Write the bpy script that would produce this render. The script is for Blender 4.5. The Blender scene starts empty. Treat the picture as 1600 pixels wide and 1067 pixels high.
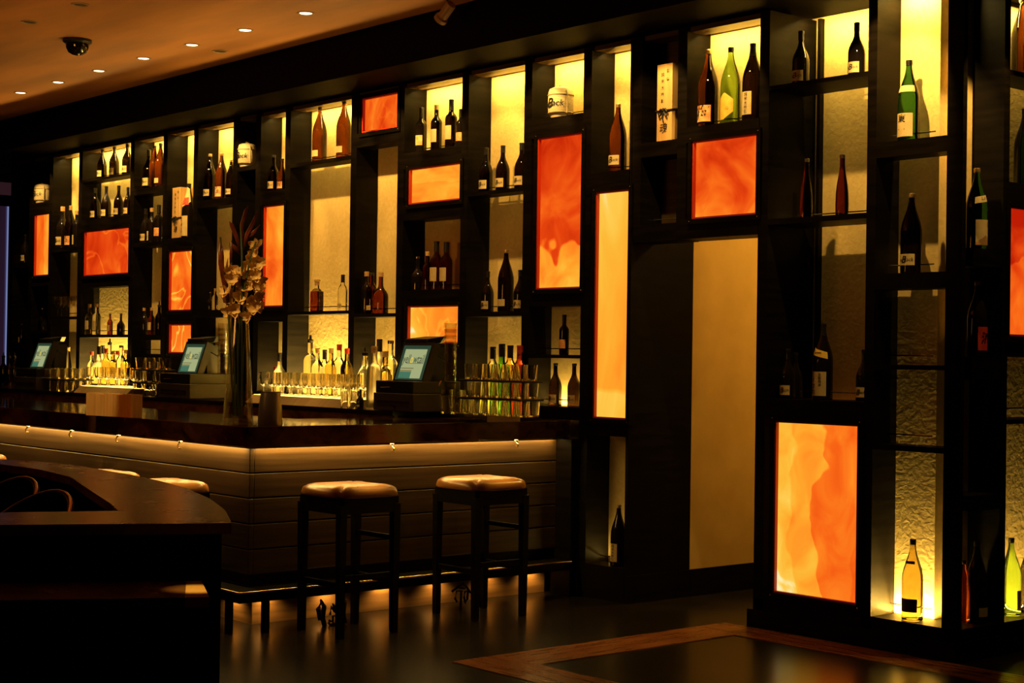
import bpy, bmesh, math, random
from mathutils import Vector, Matrix
random.seed(7)
S = bpy.context.scene
COL = S.collection
PI = math.pi

# ------------------------------------------------------------------ camera model (measured from the photograph)
F_PX = 2505.8
MR = ((0.6496, -0.0143, 0.7601), (0.0015, 0.9998, 0.0175), (-0.7603, -0.0102, 0.6495))
a_, b_, c_ = (math.radians(v) for v in (49.4888, -0.56847, 0.81738))
def _rot():
    ca, sa, cb, sb, cc, sc = math.cos(a_), math.sin(a_), math.cos(b_), math.sin(b_), math.cos(c_), math.sin(c_)
    Ry = Matrix(((ca, 0, sa), (0, 1, 0), (-sa, 0, ca)))
    Rx = Matrix(((1, 0, 0), (0, cb, -sb), (0, sb, cb)))
    Rz = Matrix(((cc, -sc, 0), (sc, cc, 0), (0, 0, 1)))
    return Rz @ Rx @ Ry
MR = _rot()
CAM = Vector((5.974, -6.936, 1.5))
def ray(px, py):
    d = MR.transposed() @ Vector(((px - 800) / F_PX, (py - 533.5) / F_PX, 1.0))
    return Vector((d.x, d.z, -d.y))
def at(px, py, ax, val):
    """point of the room seen at a photo position, on the plane where coordinate ax equals val"""
    d = ray(px, py)
    return CAM + d * ((val - CAM[ax]) / d[ax])
def fx(px, py): return at(px, py, 1, 0.0).x
def fz(px, py): return at(px, py, 1, 0.0).z

# ------------------------------------------------------------------ materials
def lin(c): return tuple(c) + (1.0,)
class NT:
    def __init__(s, name):
        s.m = bpy.data.materials.new(name); s.m.use_nodes = True
        s.t = s.m.node_tree; s.t.nodes.clear()
        s.out = s.n('ShaderNodeOutputMaterial')
    def n(s, ty, **kw):
        nd = s.t.nodes.new(ty)
        for k, v in kw.items():
            if k in nd.inputs.keys(): nd.inputs[k].default_value = v
            else: setattr(nd, k, v)
        return nd
    def l(s, a, b): s.t.links.new(a, b)
    def math(s, op, a, b=None, clamp=False):
        nd = s.n('ShaderNodeMath', operation=op); nd.use_clamp = clamp
        for i, v in enumerate((a, b)):
            if v is None: continue
            if isinstance(v, (int, float)): nd.inputs[i].default_value = v
            else: s.l(v, nd.inputs[i])
        return nd.outputs[0]
    def ramp(s, fac, stops, interp='LINEAR'):
        r = s.n('ShaderNodeValToRGB'); r.color_ramp.interpolation = interp
        e = r.color_ramp.elements
        while len(e) < len(stops): e.new(0.5)
        for i, (p, c) in enumerate(stops):
            e[i].position = p; e[i].color = lin(c)
        s.l(fac, r.inputs[0]); return r.outputs[0]

def bsdf(name, color, rough=0.5, metal=0.0, spec=0.5, trans=0.0, ior=1.45, coat=0.0):
    k = NT(name)
    p = k.n('ShaderNodeBsdfPrincipled')
    p.inputs['Base Color'].default_value = lin(color)
    p.inputs['Roughness'].default_value = rough
    p.inputs['Metallic'].default_value = metal
    p.inputs['Specular IOR Level'].default_value = spec
    p.inputs['Transmission Weight'].default_value = trans
    p.inputs['IOR'].default_value = ior
    p.inputs['Coat Weight'].default_value = coat
    k.l(p.outputs[0], k.out.inputs[0])
    k.p = p
    return k

def noisy(name, c0, c1, scale=(4, 4, 4), rough=(0.4, 0.6), bump=0.0, detail=5, spec=0.5, dist=0.01, lo=.35, hi=.65, coat=0.0, distort=0.0):
    k = bsdf(name, c0, rough[0], spec=spec, coat=coat)
    tc = k.n('ShaderNodeTexCoord'); mp = k.n('ShaderNodeMapping'); mp.inputs['Scale'].default_value = scale
    k.l(tc.outputs['Object'], mp.inputs[0])
    nz = k.n('ShaderNodeTexNoise'); nz.inputs['Scale'].default_value = 1.0; nz.inputs['Detail'].default_value = detail
    nz.inputs['Distortion'].default_value = distort
    k.l(mp.outputs[0], nz.inputs['Vector'])
    k.l(k.ramp(nz.outputs['Fac'], [(lo, c0), (hi, c1)]), k.p.inputs['Base Color'])
    mr = k.n('ShaderNodeMapRange'); mr.inputs['To Min'].default_value = rough[0]; mr.inputs['To Max'].default_value = rough[1]
    k.l(nz.outputs['Fac'], mr.inputs['Value']); k.l(mr.outputs[0], k.p.inputs['Roughness'])
    if bump:
        b = k.n('ShaderNodeBump'); b.inputs['Strength'].default_value = bump; b.inputs['Distance'].default_value = dist
        k.l(nz.outputs['Fac'], b.inputs['Height']); k.l(b.outputs[0], k.p.inputs['Normal'])
    return k.m

M = {}
M['black_wood'] = noisy('black_stained_wood', (0.0022, 0.0015, 0.0009), (0.0060, 0.0040, 0.0022), (3, 3, 30), (0.42, 0.55), .05, spec=.09)
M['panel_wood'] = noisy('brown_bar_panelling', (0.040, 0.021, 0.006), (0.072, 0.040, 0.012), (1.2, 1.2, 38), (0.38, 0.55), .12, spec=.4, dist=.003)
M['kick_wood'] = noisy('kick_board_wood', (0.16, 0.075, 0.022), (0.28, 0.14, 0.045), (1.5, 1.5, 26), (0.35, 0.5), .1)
M['stone'] = noisy('polished_brown_stone', (0.018, 0.007, 0.003), (0.085, 0.036, 0.014), (5, 5, 9), (0.05, 0.10), 0, detail=8, lo=.35, hi=.72, distort=1.2)
M['apron'] = noisy('brown_stone_apron', (0.12, 0.055, 0.02), (0.30, 0.15, 0.06), (4, 4, 7), (0.12, 0.2), 0, detail=8, distort=1.4)
M['counter'] = bsdf('dark_counter_stone', (0.012, 0.008, 0.006), 0.12).m
M['floor'] = noisy('dark_floor', (0.008, 0.0055, 0.003), (0.012, 0.008, 0.004), (3, 3, 3), (0.23, 0.28), 0, detail=3, spec=.5)
M['inlay'] = noisy('red_brown_floor_strip', (0.15, 0.045, 0.012), (0.30, 0.10, 0.028), (3, 30, 3), (0.22, 0.34), .03)
M['inlay2'] = noisy('red_brown_floor_strip_across', (0.15, 0.045, 0.012), (0.30, 0.10, 0.028), (30, 3, 3), (0.22, 0.34), .03)
M['ceiling'] = noisy('red_brown_ceiling', (0.26, 0.092, 0.022), (0.42, 0.155, 0.036), (.7, 3.0, 1), (0.6, 0.8), 0, detail=6)
M['cap_wood'] = noisy('varnished_red_brown_wood', (0.10, 0.046, 0.014), (0.19, 0.085, 0.024), (6, 6, 6), (0.20, 0.32), .02)
M['leather'] = noisy('tan_leather', (0.30, 0.125, 0.024), (0.36, 0.155, 0.032), (5, 5, 5), (0.26, 0.30), 0, spec=.5)
M['steel'] = bsdf('steel', (0.6, 0.55, 0.48), 0.22, 1.0).m
M['brass'] = bsdf('brass', (0.85, 0.62, 0.25), 0.2, 1.0).m
M['black_plastic'] = bsdf('black_plastic', (0.012, 0.012, 0.012), 0.35).m
M['black_iron'] = bsdf('black_iron', (0.006, 0.005, 0.004), 0.5).m
M['black_rubber'] = bsdf('black_rubber', (0.01, 0.009, 0.008), 0.5).m
M['foil'] = bsdf('black_foil', (0.012, 0.01, 0.01), 0.35, spec=.5).m
M['cork'] = bsdf('cork_cap', (0.55, 0.33, 0.14), 0.5).m
M['goldcap'] = bsdf('gold_cap', (0.8, 0.55, 0.25), 0.3, 0.8).m
M['redcap'] = bsdf('red_cap', (0.45, 0.03, 0.01), 0.4).m
M['paper'] = noisy('cream_paper', (0.60, 0.45, 0.20), (0.68, 0.52, 0.25), (20, 20, 20), (.6, .7))
M['orange_label'] = noisy('orange_paper', (0.75, 0.22, 0.05), (0.85, 0.55, 0.25), (25, 25, 25), (.6, .7))
M['yellow_label'] = noisy('yellow_paper', (0.85, 0.50, 0.05), (0.9, 0.62, 0.10), (25, 25, 25), (.5, .6))
M['dark_label'] = bsdf('dark_label', (0.05, 0.03, 0.02), 0.6).m
M['red_label'] = bsdf('red_label', (0.6, 0.04, 0.01), 0.6).m
M['ink'] = bsdf('black_ink', (0.008, 0.006, 0.005), 0.6).m
M['pine'] = noisy('pale_wooden_box', (0.62, 0.36, 0.12), (0.74, 0.46, 0.18), (40, 40, 3), (.5, .6))
M['straw'] = noisy('woven_straw', (0.50, 0.40, 0.22), (0.72, 0.60, 0.36), (12, 12, 160), (.7, .8), .35, dist=.004)
M['rope'] = bsdf('rope', (0.45, 0.34, 0.18), .8).m
M['petal'] = noisy('cream_petals', (0.66, 0.42, 0.13), (0.80, 0.56, 0.22), (14, 14, 14), (.5, .6))
M['leaf_green'] = bsdf('green_stem', (0.03, 0.05, 0.012), .5).m
M['leaf_red'] = noisy('dark_red_leaf', (0.05, 0.010, 0.006), (0.14, 0.025, 0.012), (20, 20, 20), (.35, .45))
M['lip_glow_red'] = bsdf('red_glow_lip', (0.55, 0.035, 0.006), .5).m  # panel glow along the frame edge, put into the lip's red
M['grey_metal'] = bsdf('grey_painted_metal', (0.045, 0.036, 0.026), .5).m
M['riser'] = noisy('ribbed_wood_riser', (0.30, 0.20, 0.09), (0.42, 0.29, 0.13), (90, 3, 3), (.4, .5), .2)
M['lit_end'] = noisy('lit_end_tone', (0.78, 0.42, 0.09), (0.86, 0.54, 0.16), (6, 6, 6), (.15, .25))  # pale colour stands in for the lamp-lit end of the sideboard top
M['white_metal'] = bsdf('white_metal', (0.6, 0.58, 0.55), .4).m
M['tan_ring'] = bsdf('lamp_trim_ring', (0.25, 0.15, 0.07), .45).m

def plaster():
    k = bsdf('gold_plaster', (0.7, 0.55, 0.3), .75, spec=.25)
    tc = k.n('ShaderNodeTexCoord')
    n1 = k.n('ShaderNodeTexNoise'); n1.inputs['Scale'].default_value = 3.0; n1.inputs['Detail'].default_value = 6
    n2 = k.n('ShaderNodeTexNoise'); n2.inputs['Scale'].default_value = 34.0; n2.inputs['Detail'].default_value = 7; n2.inputs['Distortion'].default_value = .5
    k.l(tc.outputs['Object'], n1.inputs['Vector']); k.l(tc.outputs['Object'], n2.inputs['Vector'])
    mx = k.math('MULTIPLY', n1.outputs['Fac'], .6); mx = k.math('ADD', mx, k.math('MULTIPLY', n2.outputs['Fac'], .4))
    k.l(k.ramp(mx, [(.35, (0.62, 0.44, 0.16)), (.65, (0.80, 0.60, 0.25))]), k.p.inputs['Base Color'])
    b = k.n('ShaderNodeBump'); b.inputs['Strength'].default_value = .30; b.inputs['Distance'].default_value = .008
    k.l(n2.outputs['Fac'], b.inputs['Height']); k.l(b.outputs[0], k.p.inputs['Normal'])
    return k.m
M['plaster'] = plaster()

def glass(name, col, rough=0.02, ior=1.42):
    return bsdf(name, col, rough, trans=1.0, ior=ior, spec=.5).m
M['g_dark'] = glass('dark_bottle_glass', (0.009, 0.0045, 0.002))
M['g_black'] = bsdf('black_bottle_glass', (0.007, 0.005, 0.004), 0.06, spec=.6).m
M['g_brown'] = glass('brown_bottle_glass', (0.15, 0.042, 0.006))
M['g_green'] = glass('green_bottle_glass', (0.28, 0.50, 0.07))
M['g_dgreen'] = glass('deep_green_bottle_glass', (0.035, 0.15, 0.03))
M['g_clear'] = glass('clear_bottle_glass', (0.94, 0.92, 0.84))
M['g_amber'] = glass('amber_spirit', (0.24, 0.040, 0.006))
M['g_gold'] = glass('pale_gold_bottle_glass', (0.50, 0.38, 0.11))
M['g_pink'] = glass('pink_bottle_glass', (0.14, 0.018, 0.008))
M['g_red'] = glass('red_brown_bottle_glass', (0.85, 0.16, 0.02))
M['g_frost'] = glass('frosted_bottle_glass', (0.92, 0.88, 0.76), .35)
M['g_bright'] = glass('bright_green_bottle_glass', (0.07, 0.30, 0.02))
def thin_glass(name='thin_clear_glass', amt=.26, bl=.28):
    k = NT(name)
    tr = k.n('ShaderNodeBsdfTransparent'); tr.inputs[0].default_value = (0.93, 0.91, 0.85, 1)
    gl = k.n('ShaderNodeBsdfGlossy'); gl.inputs['Roughness'].default_value = .04
    lw = k.n('ShaderNodeLayerWeight'); lw.inputs['Blend'].default_value = bl
    mx = k.n('ShaderNodeMixShader')
    f = k.math('ADD', k.math('MULTIPLY', lw.outputs['Facing'], amt), .02)
    k.l(f, mx.inputs[0]); k.l(tr.outputs[0], mx.inputs[1]); k.l(gl.outputs[0], mx.inputs[2]); k.l(mx.outputs[0], k.out.inputs[0])
    return k.m
M['thin_glass'] = thin_glass()
M['vase_glass'] = thin_glass('clear_vase_glass', .50, .35)

def emit(name, col, st):
    k = NT(name); e = k.n('ShaderNodeEmission'); e.inputs[0].default_value = lin(col); e.inputs[1].default_value = st
    k.l(e.outputs[0], k.out.inputs[0]); return k.m
M['lamp'] = emit('lamp_lens', (1.0, 0.80, 0.45), 6)
M['scr_border'] = emit('screen_border', (0.022, 0.044, 0.023), 1.2)
M['scr_page'] = emit('screen_page', (0.36, 0.40, 0.19), 1.0)
M['scr_green'] = emit('screen_green_box', (0.05, 0.14, 0.085), 1.2)
M['scr_tan'] = emit('screen_tan_line', (0.22, 0.20, 0.08), 1.0)
M['scr_dark'] = emit('screen_lettering', (0.02, 0.03, 0.02), 1.0)
M['scr_yellow'] = emit('screen_yellow_letter', (0.85, 0.60, 0.03), 1.0)
M['lit_top'] = emit('lit_riser_top', (1.0, .58, .11), 5.0)

def onyx(name, c0, cu=0.0, cv=0.0, amp=.7, scale=(2.0, 2.0, 2.0), off=0.0, step=None, veins=0.0, st=1.0, axis=0):
    """backlit onyx sheet: drifting noise plus a lean across and up the sheet, optional scalloped band edge"""
    k = NT(name)
    tc = k.n('ShaderNodeTexCoord'); sp = k.n('ShaderNodeSeparateXYZ'); k.l(tc.outputs['Generated'], sp.inputs[0])
    U, V = sp.outputs[axis], sp.outputs[2]
    mp = k.n('ShaderNodeMapping'); mp.inputs['Scale'].default_value = scale; mp.inputs['Location'].default_value = (off, off * .7, off * 1.3)
    k.l(tc.outputs['Object'], mp.inputs[0])
    nz = k.n('ShaderNodeTexNoise'); nz.inputs['Scale'].default_value = 1; nz.inputs['Detail'].default_value = 3.5; nz.inputs['Distortion'].default_value = .9
    k.l(mp.outputs[0], nz.inputs['Vector'])
    t = k.math('ADD', k.math('MULTIPLY', k.math('SUBTRACT', nz.outputs['Fac'], .5), amp * 1.6), c0)
    t = k.math('ADD', t, k.math('MULTIPLY', U, cu)); t = k.math('ADD', t, k.math('MULTIPLY', V, cv))
    for w, thr, wob, amt in (step if isinstance(step, list) else [step] if step else []):   # (0 across / 1 up, threshold, wobble, amount)
        n2 = k.n('ShaderNodeTexNoise'); n2.inputs['Scale'].default_value = .95; n2.inputs['Detail'].default_value = 2.2; n2.inputs['Distortion'].default_value = .3
        k.l(mp.outputs[0], n2.inputs['Vector'])
        e = k.math('ADD', U if w == 0 else V, k.math('MULTIPLY', k.math('SUBTRACT', n2.outputs['Fac'], .5), wob))
        mr = k.n('ShaderNodeMapRange'); mr.inputs['From Min'].default_value = thr - .012; mr.inputs['From Max'].default_value = thr + .012
        k.l(e, mr.inputs['Value']); t = k.math('ADD', t, k.math('MULTIPLY', mr.outputs[0], amt))
    if veins:
        n3 = k.n('ShaderNodeTexNoise'); n3.inputs['Scale'].default_value = 1.3; n3.inputs['Detail'].default_value = 1.5; n3.inputs['Distortion'].default_value = 1.0
        k.l(mp.outputs[0], n3.inputs['Vector'])
        d = k.math('ABSOLUTE', k.math('SUBTRACT', n3.outputs['Fac'], .5))
        mr = k.n('ShaderNodeMapRange'); mr.inputs['From Min'].default_value = 0.0; mr.inputs['From Max'].default_value = .035
        mr.inputs['To Min'].default_value = veins; mr.inputs['To Max'].default_value = 0.0
        k.l(d, mr.inputs['Value']); t = k.math('ADD', t, mr.outputs[0])
    col = k.ramp(t, [(0.0, (0.50, 0.012, 0.001)), (.22, (0.78, 0.055, 0.004)), (.42, (0.95, 0.135, 0.008)), (.58, (1.0, 0.235, 0.014)),
                     (.72, (1.0, 0.37, 0.024)), (.84, (0.98, 0.49, 0.040)), (.94, (1.0, 0.60, 0.08)), (1.0, (1.0, 0.86, 0.42))])
    e = k.n('ShaderNodeEmission'); e.inputs[1].default_value = st
    k.l(col, e.inputs[0]); k.l(e.outputs[0], k.out.inputs[0])
    return k.m

# ------------------------------------------------------------------ mesh building
class MB:
    def __init__(s): s.v, s.f = [], []
    def add(s, vs, fs):
        o = len(s.v); s.v += [tuple(p) for p in vs]; s.f += [tuple(i + o for i in f) for f in fs]; return s
    def box(s, x0, y0, z0, x1, y1, z1):
        return s.add([(x0, y0, z0), (x1, y0, z0), (x1, y1, z0), (x0, y1, z0), (x0, y0, z1), (x1, y0, z1), (x1, y1, z1), (x0, y1, z1)],
                     [(3, 2, 1, 0), (4, 5, 6, 7), (0, 1, 5, 4), (1, 2, 6, 5), (2, 3, 7, 6), (3, 0, 4, 7)])
    def cbox(s, cx, cy, z0, w, d, h): return s.box(cx - w / 2, cy - d / 2, z0, cx + w / 2, cy + d / 2, z0 + h)
    def lathe(s, prof, n=20, c=(0, 0, 0), cap=True):
        vs, fs = [], []
        for r, z in prof:
            for i in range(n):
                a = 2 * PI * i / n
                vs.append((c[0] + r * math.cos(a), c[1] + r * math.sin(a), c[2] + z))
        for j in range(len(prof) - 1):
            for i in range(n):
                k = (i + 1) % n
                fs.append((j * n + i, j * n + k, (j + 1) * n + k, (j + 1) * n + i))
        if cap:
            fs.append(tuple(range(n - 1, -1, -1))); L = (len(prof) - 1) * n
            fs.append(tuple(range(L, L + n)))
        return s.add(vs, fs)
    def tube(s, pts, r, n=8, r1=None):
        pts = [Vector(p) for p in pts]; vs, fs = [], []
        for j, p in enumerate(pts):
            d = (pts[min(j + 1, len(pts) - 1)] - pts[max(j - 1, 0)]).normalized()
            u = d.cross(Vector((0, 0, 1)) if abs(d.z) < .9 else Vector((1, 0, 0))).normalized(); w = d.cross(u)
            rr = r if r1 is None else r + (r1 - r) * j / (len(pts) - 1)
            for i in range(n):
                a = 2 * PI * i / n
                vs.append(p + u * rr * math.cos(a) + w * rr * math.sin(a))
        for j in range(len(pts) - 1):
            for i in range(n):
                k = (i + 1) % n
                fs.append((j * n + i, j * n + k, (j + 1) * n + k, (j + 1) * n + i))
        fs.append(tuple(range(n - 1, -1, -1))); L = (len(pts) - 1) * n; fs.append(tuple(range(L, L + n)))
        return s.add(vs, fs)
    def prism(s, poly, z0, z1):
        n = len(poly)
        return s.add([(p[0], p[1], z0) for p in poly] + [(p[0], p[1], z1) for p in poly],
                     [tuple(range(n - 1, -1, -1)), tuple(range(n, 2 * n))] + [(i, (i + 1) % n, (i + 1) % n + n, i + n) for i in range(n)])
    def mesh(s, name, mat, smooth=True):
        me = bpy.data.meshes.new(name); me.from_pydata(s.v, [], s.f); 
        bm = bmesh.new(); bm.from_mesh(me); bmesh.ops.recalc_face_normals(bm, faces=bm.faces); bm.to_mesh(me); bm.free()
        me.materials.append(mat)
        if smooth:
            me.shade_smooth(); me.set_sharp_from_angle(angle=math.radians(38))
        return me
    def build(s, name, mat, parent=None, loc=None, bevel=0.0, smooth=True):
        return link(name, s.mesh(name, mat, smooth), parent, loc, bevel)

def link(name, me, parent=None, loc=None, bevel=0.0):
    o = bpy.data.objects.new(name, me); COL.objects.link(o)
    if parent: o.parent = parent
    if loc: o.location = loc
    if bevel:
        b = o.modifiers.new('bevel', 'BEVEL'); b.width = bevel; b.segments = 2; b.limit_method = 'ANGLE'
    return o
def tag(o, label=None, cat=None, group=None, kind=None):
    if label: o['label'] = label
    if cat: o['category'] = cat
    if group: o['group'] = group
    if kind: o['kind'] = kind
    return o
def thing(name, label, cat, loc=(0, 0, 0), rz=0.0, group=None):
    o = bpy.data.objects.new(name, None); COL.objects.link(o); o.location = loc; o.rotation_euler = (0, 0, rz)
    o.empty_display_size = .05
    return tag(o, label, cat, group)
def struct(name, mb, mat, **k): return tag(mb.build(name, mat, **k), kind='structure')
KIDS = {}
def copy_tree(o, parent=None):
    c = o.copy(); COL.objects.link(c)
    if parent: c.parent = parent
    for ch in list(o.children): copy_tree(ch, c)
    return c
def text_mesh(body, size, mat, shear=0.0, align='CENTER', bold=0.0):
    cu = bpy.data.curves.new('lettering', 'FONT'); cu.body = body; cu.size = size; cu.align_x = align; cu.align_y = 'CENTER'; cu.shear = shear
    cu.offset = bold
    o = bpy.data.objects.new('lettering', cu); COL.objects.link(o)
    bpy.context.view_layer.update()
    me = bpy.data.meshes.new_from_object(o.evaluated_get(bpy.context.evaluated_depsgraph_get()))
    bpy.data.objects.remove(o)
    me.materials.clear(); me.materials.append(mat)
    return me
def char_points(lines):
    """lines: (text, x, z, size, shear, bold) -> flat vertices / faces in the label plane"""
    V, Fc = [], []
    for body, x, z, size, shear, bold in lines:
        me = text_mesh(body, size, M['ink'], shear, 'CENTER', bold)
        o = len(V); V += [(v.co.x + x, v.co.y + z) for v in me.vertices]; Fc += [tuple(i + o for i in p.vertices) for p in me.polygons]
        bpy.data.meshes.remove(me)
    return V, Fc

# ------------------------------------------------------------------ bottles
PROF = {   # (radius / height, z / height), without the cap
 'sake':  [(.118, 0), (.130, .012), (.131, .03), (.131, .50), (.127, .56), (.112, .635), (.086, .715), (.060, .79), (.045, .85), (.037, .90), (.035, .955)],
 'round': [(.140, 0), (.154, .012), (.155, .03), (.155, .42), (.151, .48), (.135, .55), (.105, .62), (.075, .68), (.055, .745), (.049, .80), (.047, .955)],
 'wine':  [(.110, 0), (.122, .012), (.123, .03), (.123, .60), (.117, .645), (.090, .69), (.060, .725), (.049, .76), (.047, .955)],
 'slim':  [(.085, 0), (.100, .012), (.103, .04), (.106, .20), (.100, .38), (.085, .52), (.066, .64), (.050, .74), (.042, .82), (.040, .955)],
 'spirit': [(.120, 0), (.133, .012), (.134, .03), (.134, .56), (.127, .61), (.100, .67), (.066, .72), (.052, .76), (.050, .955)],
 'flask': [(.165, 0), (.185, .015), (.187, .05), (.187, .40), (.176, .47), (.135, .545), (.090, .60), (.062, .66), (.056, .72), (.054, .955)],
}
def prof_r(kind, H, z):
    p = PROF[kind]; t = z / H
    for (r0, z0), (r1, z1) in zip(p, p[1:]):
        if z0 <= t <= z1: return H * (r0 + (r1 - r0) * (t - z0) / max(z1 - z0, 1e-6))
    return H * p[-1][0]
def patch(kind, H, z0, z1, half, tilt=0.0, shape=None, n=14, m=5, a0=0.0):
    """a paper patch following the glass; centred on the bottle's -y side"""
    vs, fs = [], []
    for j in range(m + 1):
        for i in range(n + 1):
            u = i / n * 2 - 1; v = j / m
            a = half * u
            lo, hi = (shape(u) if shape else (z0, z1))
            z = lo + (hi - lo) * v + tilt * u
            r = prof_r(kind, H, z) + .0009
            vs.append((r * math.sin(a + a0), -r * math.cos(a + a0), z))
    for j in range(m):
        for i in range(n):
            k = j * (n + 1) + i; fs.append((k, k + 1, k + n + 2, k + n + 1))
    return MB().add(vs, fs)
def wrap_text(kind, H, lines):
    V, Fc = char_points(lines); R = prof_r(kind, H, .2 * H)
    vs = []
    for x, z in V:
        r = prof_r(kind, H, z) + .0022; a = x / R
        vs.append((r * math.sin(a), -r * math.cos(a), z))
    return MB().add(vs, Fc)
CACHE = {}
def script_lines(H, zc, w):   # the brush-written word on the cream labels
    s = w * .36
    return [('na', -w * .33, zc, s * .75, .25, 0), ('B', -w * .10, zc, s * 1.5, .3, .0006), ('rack', w * .22, zc, s * .80, .25, 0)]
def bottle_parts(kind, H, gl, lab, cap):
    """meshes of one kind of bottle at one height, shared by every copy"""
    key = (kind, round(H, 2), gl, lab, cap)
    if key in CACHE: return CACHE[key]
    H = round(H, 2)
    out = []
    seg = 28 if H > .3 else 22
    body = [(r * H, z * H) for r, z in PROF[kind]]
    nr = body[-1][0]
    out.append(('body', MB().lathe(body, seg).mesh('bottle_body', M[gl]), None))
    z1 = .955 * H
    caps = {'foil': ('foil', .16), 'gold': ('goldcap', .045), 'cork': ('cork', .11), 'black': ('foil', .065), 'red': ('redcap', .12), 'long': ('foil', .22), 'steel': ('steel', .06)}
    if cap in caps:
        cm, ch = caps[cap]; zc = H - ch * H
        pr = [(prof_r(kind, H, z) + .0012, z) for z in (zc, zc + (z1 - zc) * .4, z1 - .001)] if zc < z1 else [(nr + .001, z1 - .004)]
        pr = pr + [(nr + .0022, z1), (nr + .0022, H - .002), (nr, H)]
        out.append(('cap', MB().lathe(pr, 16).mesh('bottle_cap', M[cm]), None))
    elif cap == 'pour':
        out.append(('pourer', MB().lathe([(nr * .9, z1 - .01), (nr + .003, z1), (nr + .003, z1 + .014), (nr * .5, z1 + .02), (nr * .35, z1 + .05)], 12).mesh('pourer', M['foil']), None))
    hw = 1.05
    def lb(z0, z1, half, mat='paper', **k): out.append(('label', patch(kind, H, z0 * H, z1 * H, half, **k).mesh('bottle_label', M[mat]), None))
    def tx(lines): out.append(('lettering', wrap_text(kind, H, lines).mesh('label_lettering', M['ink'], False), 'label'))
    R = prof_r(kind, H, .2 * H)
    if lab == 'cream':
        z0, zz = (.075, .27) if kind == 'round' else (.10, .24)
        lb(z0, zz, .95); tx(script_lines(H, (z0 + zz) / 2 * H, R * 1.7))
    elif lab == 'plum':
        lb(.06, .27, 1.0, 'orange_label')
        tx([('梅', 0, .165 * H, .20 * H, .15, .0008)])
    elif lab == 'tall':
        lb(.075, .37, .62); w = R
        tx([(c, 0, (.33 - i * .055) * H, .050 * H, 0, .0003) for i, c in enumerate('純米大吟醸')])
    elif lab == 'house':
        lb(.05, .38, 1.0, 'yellow_label', shape=lambda u: (.05 * H + max(0, u) * .10 * H, (.40 - .10 * abs(u - .1)) * H))
        tx([('山', .35 * R, .19 * H, .05 * H, 0, 0)])
    elif lab == 'east':
        lb(.055, .34, 1.0); tx([('東', -.1 * R, .27 * H, .105 * H, .1, .0006)]); tx([('一', -.1 * R, .135 * H, .10 * H, 0, .0006)])
        lb(.60, .68, 1.3, tilt=.0)
    elif lab == 'river':
        lb(.055, .37, 1.0)
        tx([(c, -.45 * R, (.325 - i * .073) * H, .075 * H, .1, .0007) for i, c in enumerate('くろさわ')] +
           [(c, .35 * R, (.33 - i * .045) * H, .042 * H, 0, .0002) for i, c in enumerate('生酛純米')])
        lb(.57, .66, 1.15, 'yellow_label', tilt=-.035 * H)
        tx([('KUROSAWA', 0, .615 * H, .022 * H, 0, .0002)])
    elif lab == 'fuji':
        lb(.05, .36, 1.05); lb(.051, .145, 1.05, 'orange_label', shape=lambda u: (.05 * H, (.17 - .09 * abs(u)) * H))
        tx([('東', .50 * R, .31 * H, .075 * H, .1, .0005)]); tx([('一', .50 * R, .23 * H, .07 * H, .1, .0005)])
        lb(.58, .66, 1.15, tilt=.025 * H); tx([('しぼり', 0, .62 * H, .05 * H, .2, .0004)])
    elif lab == 'dark':
        lb(.11, .275, 1.05, 'dark_label'); lb(.70, .735, .9, 'dark_label')
    elif lab == 'redlab':
        lb(.09, .40, .9, 'red_label'); tx([('酒', 0, .25 * H, .16 * H, .1, .0006)])
    elif lab == 'strip':
        lb(.07, .33, .35); 
    elif lab == 'small':
        lb(.09, .20, .75)
    elif lab == 'wine':
        lb(.16, .38, 1.1, 'orange_label')
    elif lab == 'wine2':
        lb(.18, .46, .9); 
    elif lab == 'wrap':
        lb(.03, .40, .9); tx([(c, -.3 * R, (.33 - i * .10) * H, .09 * H, .1, .0006) for i, c in enumerate('大吟醸')])
        lb(.52, .93, 1.4, 'paper', shape=lambda u: ((.56 + .10 * abs(u)) * H, (.93 - .03 * u * u) * H))
        lb(.60, .74, .8, 'red_label', a0=.25)
    CACHE[key] = out
    return out
def add_bottle(name, label, loc, kind, H, gl, lab='', cap='black', rz=0.0, group=None, cat='bottle'):
    t = thing(name, label, cat, loc, rz, group)
    last = None
    for pn, me, par in bottle_parts(kind, H, gl, lab, cap):
        o = link(pn, me, last if par == 'label' and last else t)
        if pn == 'label': last = o
    return t

# ------------------------------------------------------------------ the setting
FH = 3.80        # ceiling
TOP = 3.475      # top of the openings
struct('floor', MB().box(-13, -14, -.12, 10, 5, 0), M['floor'])
struct('ceiling', MB().box(-13, -14, FH, 10, 5, FH + .1), M['ceiling'])
struct('trim_1', MB().box(-12.4, -.43, TOP + .015, 4.5, 1.6, FH), bsdf('black_bulkhead_paint', (0.0030, 0.0020, 0.0012), .7, spec=.04).m)      # dropped bulkhead over the shelving
struct('wall_left', MB().box(-12.7, -14, 0, -12.55, 5, FH), M['black_wood'])
struct('wall_back', MB().box(-10.3, .205, 0, -1.075, .30, TOP + .014), M['plaster'])
struct('wall_passage', MB().box(-1.16, .56, 0, -1.037, 4.9, FH), noisy('passage_plaster', (0.62, 0.42, 0.14), (0.74, 0.52, 0.19), (3, 3, 3), (.7, .8), .1))
struct('baseboard_passage', MB().box(-1.037, .56, 0, -1.022, 4.9, .17), M['black_wood'])
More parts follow.
